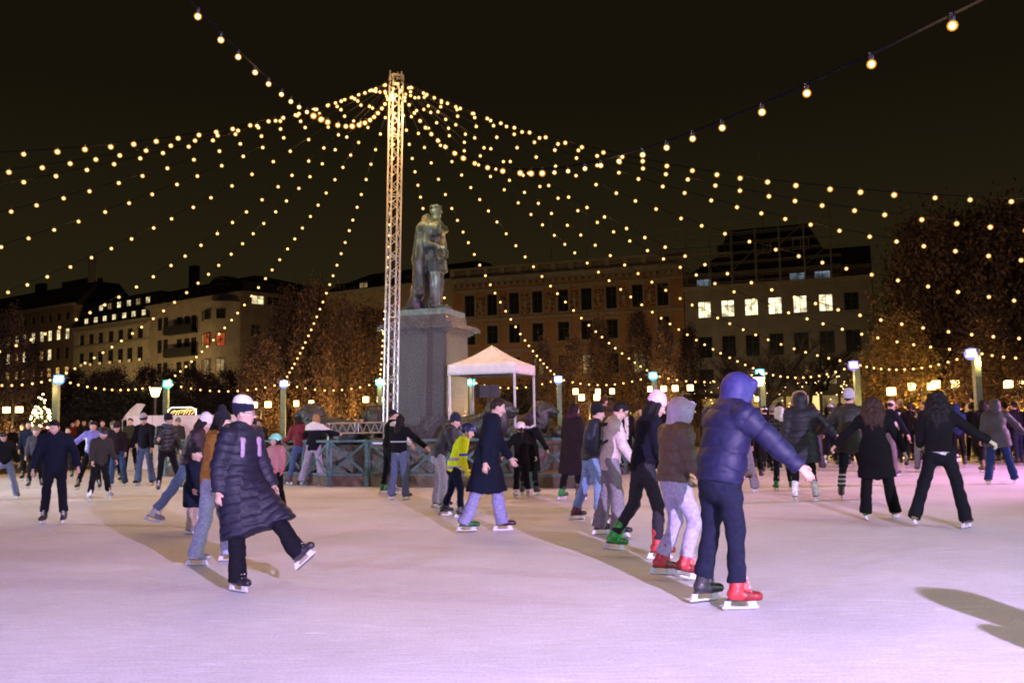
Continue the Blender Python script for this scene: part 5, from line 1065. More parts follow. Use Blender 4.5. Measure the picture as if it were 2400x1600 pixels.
T(2152,43,520,'dark','great dark tree right of the violet flood pole',1.0); T(2180,46,560,'yellow','yellowish tree between the two violet flood poles',1.2); T(2235,41,500,'dark','great dark tree left of the right-hand flood pole',1.2); T(2320,44,505,'dark','great dark tree behind the right-hand flood pole',1.3); T(2390,39,478,'dark','great dark tree at the right edge, in front of its neighbours',1.25); T(2470,42,500,'dark','great dark tree cut by the right edge',1.2)
T(2118,39,745,'yellow','low yellow-lit tree near the right-hand park lamps',1.5); T(2330,36,760,'brown','low brown tree at the right behind the slate coat',1.7)
T(180,60,869,'dark','dim leafless-looking tree right of the lit Christmas tree',1.5); T(270,58,868,'dark','dim leafless-looking tree behind the white sail banner',1.6); T(340,62,860,'dark','dim leafless-looking tree behind the left street lantern',1.5); T(450,58,866,'dark','dim leafless-looking tree above the lit garland sign',1.6); T(530,60,868,'dark','dim leafless-looking tree left of the low brown tree',1.5)
T(1180,56,830,'bare','bare tree behind the tent',1.5); T(235,57,872,'dark','thin dim tree between the lit Christmas tree and the sail banner',1.5); T(395,59,868,'dark','thin dim tree behind the turquoise flood pole on the left',1.5); T(490,57,874,'dark','thin dim tree right of the lit garland sign',1.5); T(970,60,800,'dark','dim tree hidden behind the pedestal',1.2)
# clipped dark hedge row that closes the square
hm=crown_mesh('hedge_leaves',.1,2.6,1.0,9000,31,[(.03,.032,.018),(.022,.024,.014)],leaf=.16,shape='round')
for i,(px,D) in enumerate(((150,62),(215,56),(310,57),(410,57),(510,57),(1230,58))):
    p=at(px,980,D); r=empty('hedge',(p.x,p.y,0),0.1*i); tag(r,['dark hedge right of the lit Christmas tree','dark hedge left of the white sail banner','dark hedge behind the white sail banner','dark hedge behind the lit garland sign','dark hedge left of the low brown tree','dark hedge behind the tent legs'][i],'hedge','dark hedges at the back of the square')
    o=bpy.data.objects.new('foliage',hm); link(o,r); o.scale=(2.4,.9,1.15)
# ------------------------------------------------------------------ buildings
def glass_dark():
    m,t,b=nt('dark_pane'); b.inputs['Base Color'].default_value=(.012,.014,.016,1); b.inputs['Roughness'].default_value=.12; return m
PANE=glass_dark()
winmesh={}
def window(parent, x, z, w, h, pane, fm, dy=.16, cols=2, rows=2):
    key=(round(w,2),round(h,2),fm.name,cols,rows)
    if key not in winmesh:
        m=MB(); t=.07
        m.box((0,-.04,0),(t,.04,h)); m.box((w-t,-.04,0),(w,.04,h)); m.box((t,-.04,0),(w-t,.04,t)); m.box((t,-.04,h-t),(w-t,.04,h))
        for c in range(1,cols): m.box((w*c/cols-.03,-.03,t),(w*c/cols+.03,.03,h-t))
        for r in range(1,rows): m.box((t,-.025,h*(r+.3)/rows-.025),(w-t,.025,h*(r+.3)/rows+.025))
        o=m.build('window',fm); p=MB(); p.box((t*.5,.0,t*.5),(w-t*.5,.02,h-t*.5)); q=p.build('pane',PANE); winmesh[key]=(o.data,q.data); bpy.data.objects.remove(o); bpy.data.objects.remove(q)
    a,b_=winmesh[key]
    o=bpy.data.objects.new('window',a); link(o,parent); o.location=(x,dy,z)
    q=bpy.data.objects.new('pane',b_ if pane is PANE else b_.copy()); link(q,o)
    if pane is not PANE: q.data.materials[0]=pane
    return o
def facade(name, parent, x0, x1, z0, z1, wins, mat, depth=12, reveal=.22):
    """wall with real openings: cells on the grid that belong to a window are cut out and get reveals"""
    xs=sorted({round(v,3) for w in wins for v in (w[0],w[0]+w[2])}|{x0,x1}); zs=sorted({round(v,3) for w in wins for v in (w[1],w[1]+w[3])}|{z0,z1})
    m=MB()
    def inwin(x,z): return any(w[0]<x<w[0]+w[2] and w[1]<z<w[1]+w[3] for w in wins)
    for i in range(len(xs)-1):
        for j in range(len(zs)-1):
            a,b_,c,d=xs[i],xs[i+1],zs[j],zs[j+1]
            if not inwin((a+b_)/2,(c+d)/2): m.add([(a,0,c),(b_,0,c),(b_,0,d),(a,0,d)],[(0,1,2,3)])
    for w in wins:
        a,c,b_,d=w[0],w[1],w[0]+w[2],w[1]+w[3]
        m.add([(a,0,c),(b_,0,c),(b_,0,d),(a,0,d),(a,reveal,c),(b_,reveal,c),(b_,reveal,d),(a,reveal,d)],[(0,4,5,1),(1,5,6,2),(2,6,7,3),(3,7,4,0),(4,7,6,5)])
    m.add([(x0,0,z0),(x1,0,z0),(x1,depth,z0),(x0,depth,z0),(x0,0,z1),(x1,0,z1),(x1,depth,z1),(x0,depth,z1)],[(0,3,7,4),(1,5,6,2),(2,6,7,3),(4,5,6,7)])
    return m.build(name,mat,parent)
class Site:
    def __init__(s, pl, Dl, pr, Dr):
        a=at(pl,990,Dl); b_=at(pr,990,Dr); s.a=Vector((a.x,a.y,0)); s.b=Vector((b_.x,b_.y,0)); s.d=(s.b-s.a).normalized(); s.L=(s.b-s.a).length; s.rz=atan2(s.d.y,s.d.x)
    def sz(s,px,py):
        r=ray(px,py); n=Vector((-s.d.y,s.d.x,0)); k=(s.a-Vector((0,0,CAMH))).dot(n)/r.dot(n); p=Vector((0,0,CAMH))+r*k; return (p-s.a).dot(s.d), p.z
    def root(s,label): r=empty('building',s.a,s.rz); return tag(r,label,'building')
def litmat(name,c,s):
    m=emit(name,c,s,sample=False); t=m.node_tree; e=[x for x in t.nodes if x.type=='EMISSION'][0]; tc=N(t,'ShaderNodeTexCoord'); oi=N(t,'ShaderNodeObjectInfo'); ad=N(t,'ShaderNodeVectorMath',operation='ADD'); cm=N(t,'ShaderNodeCombineXYZ')
    sc1=N(t,'ShaderNodeMath',operation='MULTIPLY'); sc1.inputs[1].default_value=40; t.links.new(oi.outputs['Random'],sc1.inputs[0])
    for i in range(3): t.links.new(sc1.outputs[0],cm.inputs[i])
    t.links.new(tc.outputs['Object'],ad.inputs[0]); t.links.new(cm.outputs[0],ad.inputs[1]); nz=N(t,'ShaderNodeTexNoise'); nz.inputs['Scale'].default_value=1.4; nz.inputs['Detail'].default_value=3; t.links.new(ad.outputs[0],nz.inputs['Vector'])
    r=N(t,'ShaderNodeMapRange'); r.inputs['From Min'].default_value=.35; r.inputs['From Max'].default_value=.65; r.inputs['To Min'].default_value=s*.25; r.inputs['To Max'].default_value=s*1.35; t.links.new(nz.outputs['Fac'],r.inputs['Value']); t.links.new(r.outputs['Result'],e.inputs['Strength']); return m
def wallm(n,c,sc=.8): return solid(n,c,tuple(x*.72 for x in c),rough=.85,scale=sc,bump=.3,bscale=5)
M_roof=solid('roof_metal',(.022,.022,.022),(.014,.014,.014),rough=.55,scale=3); M_fr=solid('window_frame',(.20,.17,.13),rough=.6); M_frd=solid('window_frame_dark',(.04,.036,.03),rough=.6); M_trim=solid('stone_trim',(.30,.26,.20),(.22,.19,.14),rough=.8,scale=2)
def wins_at(s, pxs, y0, y1, w, ref=None):
    out=[]
    for px in pxs:
        k=s.sz(px,900)[0]; z1=s.sz(ref or px,y0)[1]; z0=s.sz(ref or px,y1)[1]; out.append((round(k-w/2,3),round(z0,3),w,round(z1-z0,3)))
    return out
def cornice(parent,L,z,h=.5,o=.45,mat=None,x0=0,dent=False):
    m=MB(); m.box((x0-.2,-o,z),(x0+L+.2,.3,z+h*.45)); m.box((x0-.1,-o*.6,z-h*.35),(x0+L+.1,.3,z-.004))
    if dent:
        k=int(L/.8)
        for i in range(k): m.box((x0+L*i/k,-o*.85,z-h*.75),(x0+L*i/k+.35,-.002,z-h*.36))
    return m.build('cornice',mat or M_trim,parent)
def roof(parent,L,z0,z1,depth=12,inset=3.0,x0=0,mat=None,hipl=True,hipr=True):
    a=inset if hipl else 0; c=inset if hipr else 0
    m=MB(); m.add([(x0,.05,z0),(x0+L,.05,z0),(x0+L,depth,z0),(x0,depth,z0),(x0+a,inset,z1),(x0+L-c,inset,z1),(x0+L-c,depth-inset,z1),(x0+a,depth-inset,z1)],[(0,1,5,4),(1,2,6,5),(2,3,7,6),(3,0,4,7),(4,5,6,7)]); return m.build('roof',mat or M_roof,parent)
LITD=(('white',(1,.82,.46),1.25),('dim',(1,.68,.30),.30),('amber',(1,.60,.18),.85),('red',(1,.16,.05),.5),('cool',(.6,.8,1),.22))
LIT={k:litmat('lit_'+k,c,s) for k,c,s in LITD}
# 1: far left office block
s=Site(-70,170,166,150.5); r=s.root('dark office block at the far left with three rows of lit windows')
pxs=[16,36,54,74,94,113,133,154]; W=[];W+=[(w,'white') for w in wins_at(s,pxs,772,797,1.25,133)]; W+=[(w,('white' if i in(0,2,3,5) else 'amber') if i<6 else None) for i,w in enumerate(wins_at(s,pxs,818,844,1.25,113))]; W+=[(w,'amber') for w in wins_at(s,pxs,862,884,1.25,113)]; W+=[(w,None) for w in wins_at(s,pxs,735,752,1.25,133)]
ze=s.sz(150,716)[1]; facade('wall',r,0,s.L,0,ze,[w for w,_ in W],wallm('brown_plaster',(.24,.17,.11)))
for w,k in W: window(r,w[0],w[1],w[2],w[3],LIT[k] if k else PANE,M_frd)
roof(r,s.L,ze,ze+4.2,hipl=False,hipr=False,inset=4); m=MB(); m.box((s.L*.35,5,ze+3.5),(s.L*.42,6,ze+6)); m.box((s.L*.62,5,ze+3.5),(s.L*.9,7,ze+5.4)); m.build('chimney',M_roof,r)
m=MB(); zt=s.sz(240,622)[1]
for k in range(3): m.box((s.L-1.2+k*.9,3,ze+4),(s.L-.6+k*.9,3.3,ze+8.2))
m.build('antenna_panel',solid('antenna',(.25,.24,.22)),r); cornice(r,s.L,ze,.5,.4,M_trim)
# 2: cream block with two rows of lit dormers
s=Site(168,150,346,136.5); r=s.root('cream stone block with two rows of lit dormer windows in its dark mansard')
p1=[189,211,233,257,280,302,326]; W=[(w,None) for w in wins_at(s,p1,776,804,1.55,257)]; W+=[(w,'amberlow') for w in wins_at(s,p1,820,853,1.6,257)]
ze=s.sz(340,750)[1]; facade('wall',r,0,s.L,0,ze,[w for w,_ in W],wallm('cream_stone',(.48,.42,.30)))
for w,k in W:
    window(r,w[0],w[1],w[2],w[3],PANE,M_frd)
m=MB(); 
for w in wins_at(s,p1,846,852,1.3,257): m.box((w[0],.10,w[1]),(w[0]+.7,.13,w[1]+w[3]))
m.build('candle_arch',LIT['amber'],r)
cornice(r,s.L,ze,.7,.6,M_trim,dent=True); m=MB(); m.box((0,-.12,s.sz(257,806)[1]),(s.L,.05,s.sz(257,806)[1]+.3)); m.build('string_course',M_trim,r)
zr=s.sz(340,680)[1]; m=MB(); m.add([(0,.1,ze+.25),(s.L,.1,ze+.25),(s.L,12,ze+.25),(0,12,ze+.25),(0,1.6,zr),(s.L,1.6,zr),(s.L,10,zr),(0,10,zr)],[(0,1,5,4),(1,2,6,5),(2,3,7,6),(3,0,4,7),(4,5,6,7)]); m.build('roof',M_roof,r)
pd1=[205,227,248,270,294,316,340]
for lst,y0,y1,lit in ((pd1,732,746,'white'),([230,250,272,295,317,340],702,717,'whitedim')):
    for i,w in enumerate(wins_at(s,lst,y0,y1,1.15,300)):
        dz=(w[1]-ze)/(zr-ze)*1.5; m=MB(); m.box((w[0]-.15,dz-.55,w[1]-.15),(w[0]+w[2]+.15,dz+2,w[1]+w[3]+.15)); d=m.build('dormer',M_roof,r)
        window(d,w[0],w[1],w[2],w[3],LIT['white'] if lit=='white' or i%3!=1 else LIT['dim'],M_fr,dy=dz-.60)
# 3: beige corner house with a round bay
s=Site(347,136.4,560,123); r=s.root('beige corner house with balconies and a rounded bay left of the brown trees')
W=[]
for y0,y1 in ((744,774),(796,827),(850,876)):
    W+=[(w,None) for w in wins_at(s,[372,386],y0,y1,1.25,379)]+[(w,None) for w in wins_at(s,[418,436,452],y0-4,y1+2,1.35,436)]
ze=s.sz(420,712)[1]; facade('wall',r,0,s.L,0,ze,[w for w,_ in W],wallm('beige_stone',(.36,.30,.21)))
for w,k in W: window(r,w[0],w[1],w[2],w[3],PANE,M_frd)
kb=s.sz(528,850)[0]; bay=MB(); bay.lathe([(3.2,0),(3.2,ze-1.0)],(kb,.4,0),28); bo=bay.build('bay',MATS['beige_stone'],r)
for y0,y1,lit in ((730,752,None),(784,814,'red'),(843,874,'dim')):
    z1=s.sz(528,y0)[1]; z0=s.sz(528,y1)[1]
    for k,a in enumerate((-2.25,-1.57,-.9)):
        wn=window(bo,0,0,1.2,z1-z0,LIT['red' if k else 'amber'] if lit=='red' else (LIT[lit] if lit else PANE),M_frd,dy=0); wn.location=(kb+3.28*cos(a)-.6*sin(-a),.4+3.28*sin(a)-.6*cos(a),z0); wn.rotation_euler=(0,0,a+pi/2)
for y in (776,829):
    k0=s.sz(398,y)[0]; k1=s.sz(464,y)[0]; z=s.sz(436,y+3)[1]; m=MB(); m.box((k0,-1.1,z-.2),(k1,-.003,z)); m.box((k0,-1.1,z),(k1,-1.04,z+1.0)); m.build('balcony',M_roof,r)
cornice(r,s.L,ze,.7,.7,M_trim); za=s.sz(420,680)[1]
aw=[(w) for w in wins_at(s,[372,392,412,432,452,478,505],686,702,1.3,420)]
facade('attic',r,0,s.L,ze+.3,za,aw,M_roof,depth=11).location=(0,.6,0)
for i,w in enumerate(aw): window(r,w[0],w[1],w[2],w[3],PANE,M_fr,dy=.76)
zr=s.sz(535,628)[1]; roof(r,s.L+1,za,zr,depth=14,inset=6.2); m=MB(); k=s.sz(385,640)[0]; m.box((k,4,za),(k+1.3,5,za+4.4)); m.build('chimney',M_roof,r)
# 3b: its side wing round the corner
s=Site(562,123,668,128); r=s.root('dark side wing of the corner house half hidden by the brown trees')
ww=wins_at(s,[604,640],692,713,1.9,604)+wins_at(s,[600,640],760,790,1.5,604); ze=s.sz(604,718)[1]-.4; facade('wall',r,0,s.L,0,s.sz(604,684)[1],ww,wallm('brown_plaster2',(.20,.15,.11)))
for i,w in enumerate(ww): window(r,w[0],w[1],w[2],w[3],LIT['white'] if i==0 else PANE,M_fr)
roof(r,s.L,s.sz(604,684)[1],s.sz(604,640)[1],inset=5,hipl=False)
# 4: building behind the mast
s=Site(735,127,1066,114.5); r=s.root('beige house behind the mast with dormers in a dark roof')
W=[(w,'dim' if i==0 else None) for i,w in enumerate(wins_at(s,[783,843,893,960,1020],724,745,1.7,893))]+[(w,'amber' if i in(0,2) else None) for i,w in enumerate(wins_at(s,[783,843,893,960,1020],770,797,1.7,843))]
ze=s.sz(900,678)[1]; facade('wall',r,0,s.L,0,ze,[w for w,_ in W],wallm('buff_plaster',(.33,.26,.17)))
for w,k in W: window(r,w[0],w[1],w[2],w[3],LIT[k] if k else PANE,M_fr)
cornice(r,s.L,ze,.7,.6,M_trim); zr=s.sz(900,618)[1]; roof(r,s.L,ze+.3,zr,depth=14,inset=5.5,hipr=False)
for i,w in enumerate(wins_at(s,[787,843,898,954],660,674,1.45,843)):
    m=MB(); m.box((w[0]-.2,.9,w[1]-.3),(w[0]+w[2]+.2,4,w[1]+w[3]+.2)); d=m.build('dormer',M_roof,r); window(d,w[0],w[1],w[2],w[3],LIT['dim'] if i==1 else PANE,M_fr,dy=.84,cols=2,rows=2)
# 5: ornate ochre palace with a balustrade
s=Site(1066,114.3,1612,105); r=s.root('ornate ochre building with a stone balustrade along its roof')
M_och=wallm('ochre_plaster',(.34,.175,.075)); p5=[1103,1156,1208,1263,1324,1379,1438,1500,1560]
W=[(w,None) for w in wins_at(s,p5,682,732,1.25,1263)]+[(w,'amberdim' if i in(1,2,3) else None) for i,w in enumerate(wins_at(s,p5,757,800,1.35,1263))]+[(w,'dim' if i%2 else None) for i,w in enumerate(wins_at(s,p5,835,880,1.35,1263))]
ze=s.sz(1263,650)[1]; facade('wall',r,0,s.L,0,ze,[w for w,_ in W],M_och)
for w,k in W:
    window(r,w[0],w[1],w[2],w[3],LIT['dim'] if k=='dim' else PANE,M_frd)
for w in [w for w,_ in W]:
    m=MB(); m.box((w[0]-.22,-.10,w[1]+w[3]+.12),(w[0]+w[2]+.22,-.002,w[1]+w[3]+.34)); m.box((w[0]-.16,-.08,w[1]-.24),(w[0]+w[2]+.16,-.002,w[1]-.06)); m.box((w[0]-.20,-.06,w[1]-.05),(w[0]-.04,-.003,w[1]+w[3]+.1)); m.box((w[0]+w[2]+.04,-.06,w[1]-.05),(w[0]+w[2]+.20,-.003,w[1]+w[3]+.1)); m.build('surround',M_trim,r)
M_sg=solid('sgraffito',(.30,.17,.08),(.10,.028,.014),rough=.9,scale=3.2,lo=.44,hi=.54)
for a,b_ in zip(p5[:-1],p5[1:]):
    m=MB(); w=wins_at(s,[(a+b_)/2],686,732,1.15,1263)[0]; m.box((w[0],-.05,w[1]),(w[0]+w[2],-.002,w[1]+w[3])); m.mi=1
    zc=w[1]+w[3]/2; m.lathe([(.01,-.75),(.22,-.5),(.16,-.1),(.30,.2),(.14,.42),(.19,.6),(.01,.78)],(w[0]+w[2]/2,-.06,zc),8); m.build('relief_panel',[M_sg,M_trim],r)
m=MB()
for y in (672,742,818): z=s.sz(1263,y)[1]; m.box((0,-.16,z-.15),(s.L,-.001,z+.15))
m.build('string_course',M_trim,r); cornice(r,s.L,ze,.9,.75,M_trim,dent=True)
m=MB(); z0=ze+.45; z1=s.sz(1263,618)[1]; nb=13
for i in range(nb+1): x=s.L*i/nb; m.box((x-.3,-.30,z0),(x+.3,.28,z1-.16))
m.box((-.3,-.36,z1-.155),(s.L+.3,.34,z1+.06))
m.box((.3,-.26,z0-.04),(s.L-.3,.2,z0+.24))
for i in range(nb):
    for k in range(8): x=s.L*i/nb+.3+(s.L/nb-.6)*(k+.5)/8; m.lathe([(.07,z0+.24),(.13,z0+.55),(.06,z0+.95),(.09,z1-.16)],(x,-.03,0),6)
m.build('balustrade',M_trim,r)
m=MB()
for px,y in ((1281,485),(1365,470)):
    k=s.sz(px,600)[0]; m.tube([(k,2,z0),(k,2,s.sz(px,y)[1])],.06,6)
m.build('flagpole',M_alu,r)
# 6: grey building under scaffolding, six bright windows
s=Site(1614,104.8,2060,97.5); r=s.root('grey stone building with six bright windows and a dark roof')
p6=[1657,1712,1768,1824,1883,1944,2005]
W=[(w,'bright' if i<6 else None) for i,w in enumerate(wins_at(s,p6,697,737,1.45,1796))]+[(w,None) for w in wins_at(s,p6,782,833,1.5,1796)]+[(w,'dim' if i in(2,5) else None) for i,w in enumerate(wins_at(s,p6,860,905,1.6,1796))]
ze=s.sz(1796,667)[1]; facade('wall',r,0,s.L,0,ze,[w for w,_ in W],wallm('grey_stone',(.24,.215,.17)))
LIT['bright']=litmat('lit_bright',(1,.86,.52),1.9)
for w,k in W: window(r,w[0],w[1],w[2],w[3],LIT[k] if k else PANE,M_frd)
cornice(r,s.L,ze,.6,.5,M_trim); za=s.sz(1796,632)[1]; aw=wins_at(s,[1654,1708,1763,1815,1878,1938],640,660,1.7,1796); facade('attic',r,0,s.L,ze+.28,za,aw,solid('attic_clad',(.10,.07,.06),rough=.8),depth=11).location=(0,.9,0)
for i,w in enumerate(aw): window(r,w[0],w[1],w[2],w[3],LIT['cool'] if i in(0,4,5) else PANE,M_frd,dy=1.05)
zr=s.sz(1790,512)[1]; k0=s.sz(1668,600)[0]; k1=s.sz(1930,600)[0]; zm=s.sz(1796,585)[1]
m=MB(); m.add([(0,.9,za),(s.L,.9,za),(s.L,12,za),(0,12,za),(k0,2.6,zm),(s.L,2.6,zm),(s.L,10,zm),(k0,10,zm)],[(0,1,5,4),(1,2,6,5),(2,3,7,6),(3,0,4,7),(4,5,6,7)])
ka=s.sz(1692,520)[0]; kc=s.sz(1885,520)[0]; m.add([(k0,2.8,zm-.2),(k1,2.8,zm-.2),(k1,9.8,zm-.2),(k0,9.8,zm-.2),(ka,5,zr),(kc,5,zr),(kc,8,zr),(ka,8,zr)],[(0,1,5,4),(1,2,6,5),(2,3,7,6),(3,0,4,7),(4,5,6,7)]); m.build('roof',M_roof,r)
m=MB(); k=s.sz(1775,500)[0]; m.tube([(k,5,zr),(k,5,s.sz(1779,330)[1]+.6)],.07,6); m.build('flagpole',M_alu,r)
for px,y in ((1698,584),(1787,576),(1876,566)):
    k,z=s.sz(px,y+16)[0],s.sz(px,y+18)[1]; m=MB(); m.box((k-.9,.6,z),(k+.9,3,z+1.5)); d=m.build('dormer',M_roof,r); window(d,k-.85,z+.1,1.7,1.3,PANE,M_trim,dy=.55,cols=2,rows=1)
sca=empty('scaffolding',s.a,s.rz); tag(sca,'tube scaffolding over the roof of the grey building','scaffolding'); m=MB(); xs=[s.sz(px,600)[0] for px in (1548,1608,1664,1716,1772,1828,1886,1948)]; zt=s.sz(1796,520)[1]
for i,x in enumerate(xs):
    for y in (-1.0,.2): m.tube([(x,y,za-2.4 if i>1 else za-1),(x,y,zt+(.6 if i%2 else -.4))],.05,5)
for z in np.linspace(za-1.2,zt,7):
    for y in (-1.0,.2): m.tube([(xs[0],y,z),(xs[-1]+1,y,z)],.04,5)
for i in range(len(xs)-1): m.tube([(xs[i],-1,za+(i%3)*1.2),(xs[i+1],-1,za+2.2+(i%3)*1.2)],.035,5)
m.build('tubes',solid('scaffold_tube',(.28,.27,.25),rough=.5,metal=.3),sca); m=MB(); m.box((xs[0],-1.0,za+2.1),(xs[3],.2,za+2.16)); m.build('deck',solid('deck_board',(.30,.24,.16)),sca)
# ------------------------------------------------------------------ street lamps, park lamps, kiosk, banner, sign, Christmas tree
def lamp(px,py,D,label,power):
    p=at(px,py,D); z=p.z; r=empty('street_lantern',(p.x,p.y,0)); tag(r,label,'street lamp','classic street lanterns by the rink')
    m=MB(); m.lathe([(.14,0),(.14,.3),(.07,.5),(.05,1.2),(.045,z-.28),(.09,z-.24),(.03,z-.2)],n=10); m.build('post',M_dark,r)
    m=MB(); m.lathe([(.13,-.17),(.24,.17)],(0,0,z),4); m.build('glass',emit('lantern_glass',(1,.66,.34),7.0),r)
    m=MB(); m.lathe([(.28,.172),(.24,.20),(.05,.34),(.03,.42)],(0,0,z),4); m.build('lantern_roof',M_dark,r)
    return r
lamp(364,919,37.5,'lit street lantern on a thin post left of the turquoise flood pole',0); lamp(1779,894,37,'lit street lantern beside the ice blue flood pole right of the blue hood',0)
LANT=emit('lamp_shade_glow',(1,.62,.22),LANTERN_L)
def park_lamp(px,py,D,label,two=True,glow=0,sz=.115):
    p=at(px,py,D); z=p.z; r=empty('park_lamp',(p.x,p.y,0),random.uniform(-.5,.5)); tag(r,label,'park lamp','square park lamps among the trees')
    m=MB(); m.tube([(0,0,0),(0,0,z-.15)],.045,8); off=.38 if two else 0
    if two: m.bar((-.38,0,z-.28),(.38,0,z-.28),.04)
    m.build('post',M_dark,r)
    for s_ in ((-1,1) if two else (0,)):
        g=MB(); g.box((s_*off-sz,-sz,z-sz*1.2),(s_*off+sz,sz,z+sz*1.2)); g.build('lamp_shade',LANT,r)
    if glow:
        ld=bpy.data.lights.new('park_glow','POINT'); ld.energy=glow; ld.color=(1,.54,.17); ld.shadow_soft_size=.2; l=bpy.data.objects.new('park_glow',ld); COL.objects.link(l); l.location=(p.x,p.y-.30,max(1.4,z-1.1))
    return r
for px,py,D,two,glow,lab in ((612,948,46.5,True,G1*1.3,'lit park lamp above the mustard hoodie'),(712,945,48.5,True,G1*1.7,'park lamp added between the left lion and the trees to light them'),(874,936,48,True,G1*1.5,'lit park lamp left of the light mast'),(1349,917,48,False,G1*.4,'single park lamp right of the tent'),(1381,931,45,True,G1*.5,'pair of lit park lamps above the tall brown-haired man'),(1418,917,50,True,G1*.5,'pair of lit park lamps left of the pink beanie'),  # the lamp by the left lion is added to brighten the trees
        (1540,911,50.5,True,G1*2.0,'park lamp behind the turquoise flood pole over the pink beanie'),(1600,909,46,True,G1*.5,'pair of lit park lamps left of the blue hood'),(1760,935,62,True,G1*.5,'park lamp by the kiosk'),(2089,917,35,False,G1*.7,'park lamp right of the curly-haired woman'),(2160,905,38,True,G1*1.0,'pair of park lamps inside the yellow-lit tree'),(2216,900,37,True,G1*.7,'pair of park lamps below the great dark tree left of the right flood pole'),(2380,900,36,True,G1*.6,'park lamp at the right edge'),(940,930,48,False,G1*.6,'park lamp hidden behind the mast'),(30,960,46,True,G1*.5,'park lamp at the left edge')):
    park_lamp(px,py,D,lab,two,glow)
# street lamps along the far street: they wash the house fronts
for i,(px,D,pw) in enumerate(((60,128,S1*4.5),(250,118,S1*10.0),(450,108,S1*4.6),(830,98,S1*1.3),(1010,96,S1*1.0),(1170,92,S1*1.0),(1340,90,S1*1.0),(1520,86,S1*1.0),(1720,86,S1*1.0),(1920,82,S1*.8))):
    p=at(px,960,D); r=empty('street_lamp',(p.x,p.y,0)); tag(r,['curved street lamp before the dark office block','curved street lamp before the cream stone block','curved street lamp before the beige corner house','curved street lamp before the house behind the mast','curved street lamp behind the pedestal','curved street lamp before the left end of the ochre building','curved street lamp before the middle of the ochre building','curved street lamp before the right end of the ochre building','curved street lamp before the left of the grey building','curved street lamp before the right of the grey building'][i],'street lamp','street lamps along the far street')
    m=MB(); m.tube([(0,0,0),(0,0,4.0),(0,.3,4.5),(0,.9,4.7)],.06,8); m.build('post',M_dark,r); m=MB(); m.box((-.15,.7,4.58),(.15,1.15,4.64)); m.build('lamp_head',LIT['amber'],r)
    ld=bpy.data.lights.new('street_glow','POINT'); ld.energy=pw; ld.color=(1,.66,.28); ld.shadow_soft_size=.25; l=bpy.data.objects.new('street_glow',ld); COL.objects.link(l); l.location=(p.x,p.y+.9,4.45)
# glass cafe pavilion on the right
c0=at(1640,960,66); c1=at(2010,960,60); cd=(c1-c0); cd.z=0; L=cd.length; k=empty('cafe_pavilion',(c0.x,c0.y,0),atan2(cd.y,cd.x)); tag(k,'low glass cafe pavilion glowing yellow under the bare trees','pavilion')
m=MB(); m.box((-.3,-.6,3.0),(L+.3,6,3.25)); m.build('roof',M_dark,k)
m=MB(); m.box((0,0,0),(L,.12,.5)); m.box((0,5.5,0),(L,5.7,3.0)); m.box((0,0,0),(.15,5.6,3)); m.box((L-.15,0,0),(L,5.6,3)); m.build('wall',wallm('cafe_wall',(.30,.20,.09)),k)
nw=9; warm=emit('cafe_glow',(1,.60,.16),.42,sample=False); warm2=emit('cafe_glow_bright',(1,.68,.26),1.3,sample=False)
for i in range(nw):
    w=L/nw; m=MB(); m.box((i*w,-.02,.5),(i*w+.08,.10,3)); m.box((i*w+.08,-.01,1.9),((i+1)*w,.08,1.98)); f=m.build('window',M_dark,k)
    g=MB(); g.box((i*w+.1,.3,.55),((i+1)*w-.02,.32,2.95)); g.build('pane',(warm,warm2,LIT['dim'],warm,LIT['dim'])[i%5],f)
m=MB(); g=random.Random(5)
for i in range(90):
    x=g.uniform(0,L); y=-.9-g.random()*1.2; z=g.uniform(2.2,4.2); m.box((x,y,z),(x+.05,y+.05,z+.06))
o=m.build('fairy_lights',emit('fairy',(1,.62,.24),5,sample=False),k); o['kind']='stuff'
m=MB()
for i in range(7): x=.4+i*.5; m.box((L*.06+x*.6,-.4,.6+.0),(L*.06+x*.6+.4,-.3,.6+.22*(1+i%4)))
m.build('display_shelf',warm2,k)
# second glowing stall and shop lights behind the tent / centre
for i,(a,b_,D,lab,y) in enumerate(((1225,1300,58,'glowing market stall seen between the tent legs',2.3),(1450,1640,62,'long glowing market stall behind the pink beanie',2.2),(60,205,60,'glowing market stall at the far left behind the crowd',1.9),(2020,2110,50,'pale stall wall right of the violet flood pole',2.6))):
    p=at(a,960,D); q=at(b_,960,D); L=q.x-p.x; r=empty('market_stall',(p.x,p.y,0)); tag(r,lab,'stall','market stalls at the back')
    m=MB(); m.box((0,0,0),(L,2.4,.95)); m.box((0,2.2,.95),(L,2.4,y)); m.box((0,0,.95),(.1,2.2,y)); m.box((L-.1,0,.95),(L,2.2,y)); m.build('counter',wallm('stall_wood',(.22,.15,.08)),r)
    m=MB(); m.box((-.2,-.5,y),(L+.2,2.6,y+.14)); m.build('roof',M_dark,r)
    m=MB(); n=max(3,int(L/.5))
    for j in range(n): m.box((L*j/n+.1,.1,y-.22),(L*j/n+.3,.2,y-.08))
    if i<3: m.build('lamp_row',warm2,r)
    m=MB(); m.box((.2,2.14,1.0),(L-.2,2.19,y-.15)); m.build('back_panel',warm if i<3 else MATS['stall_wood'],r)
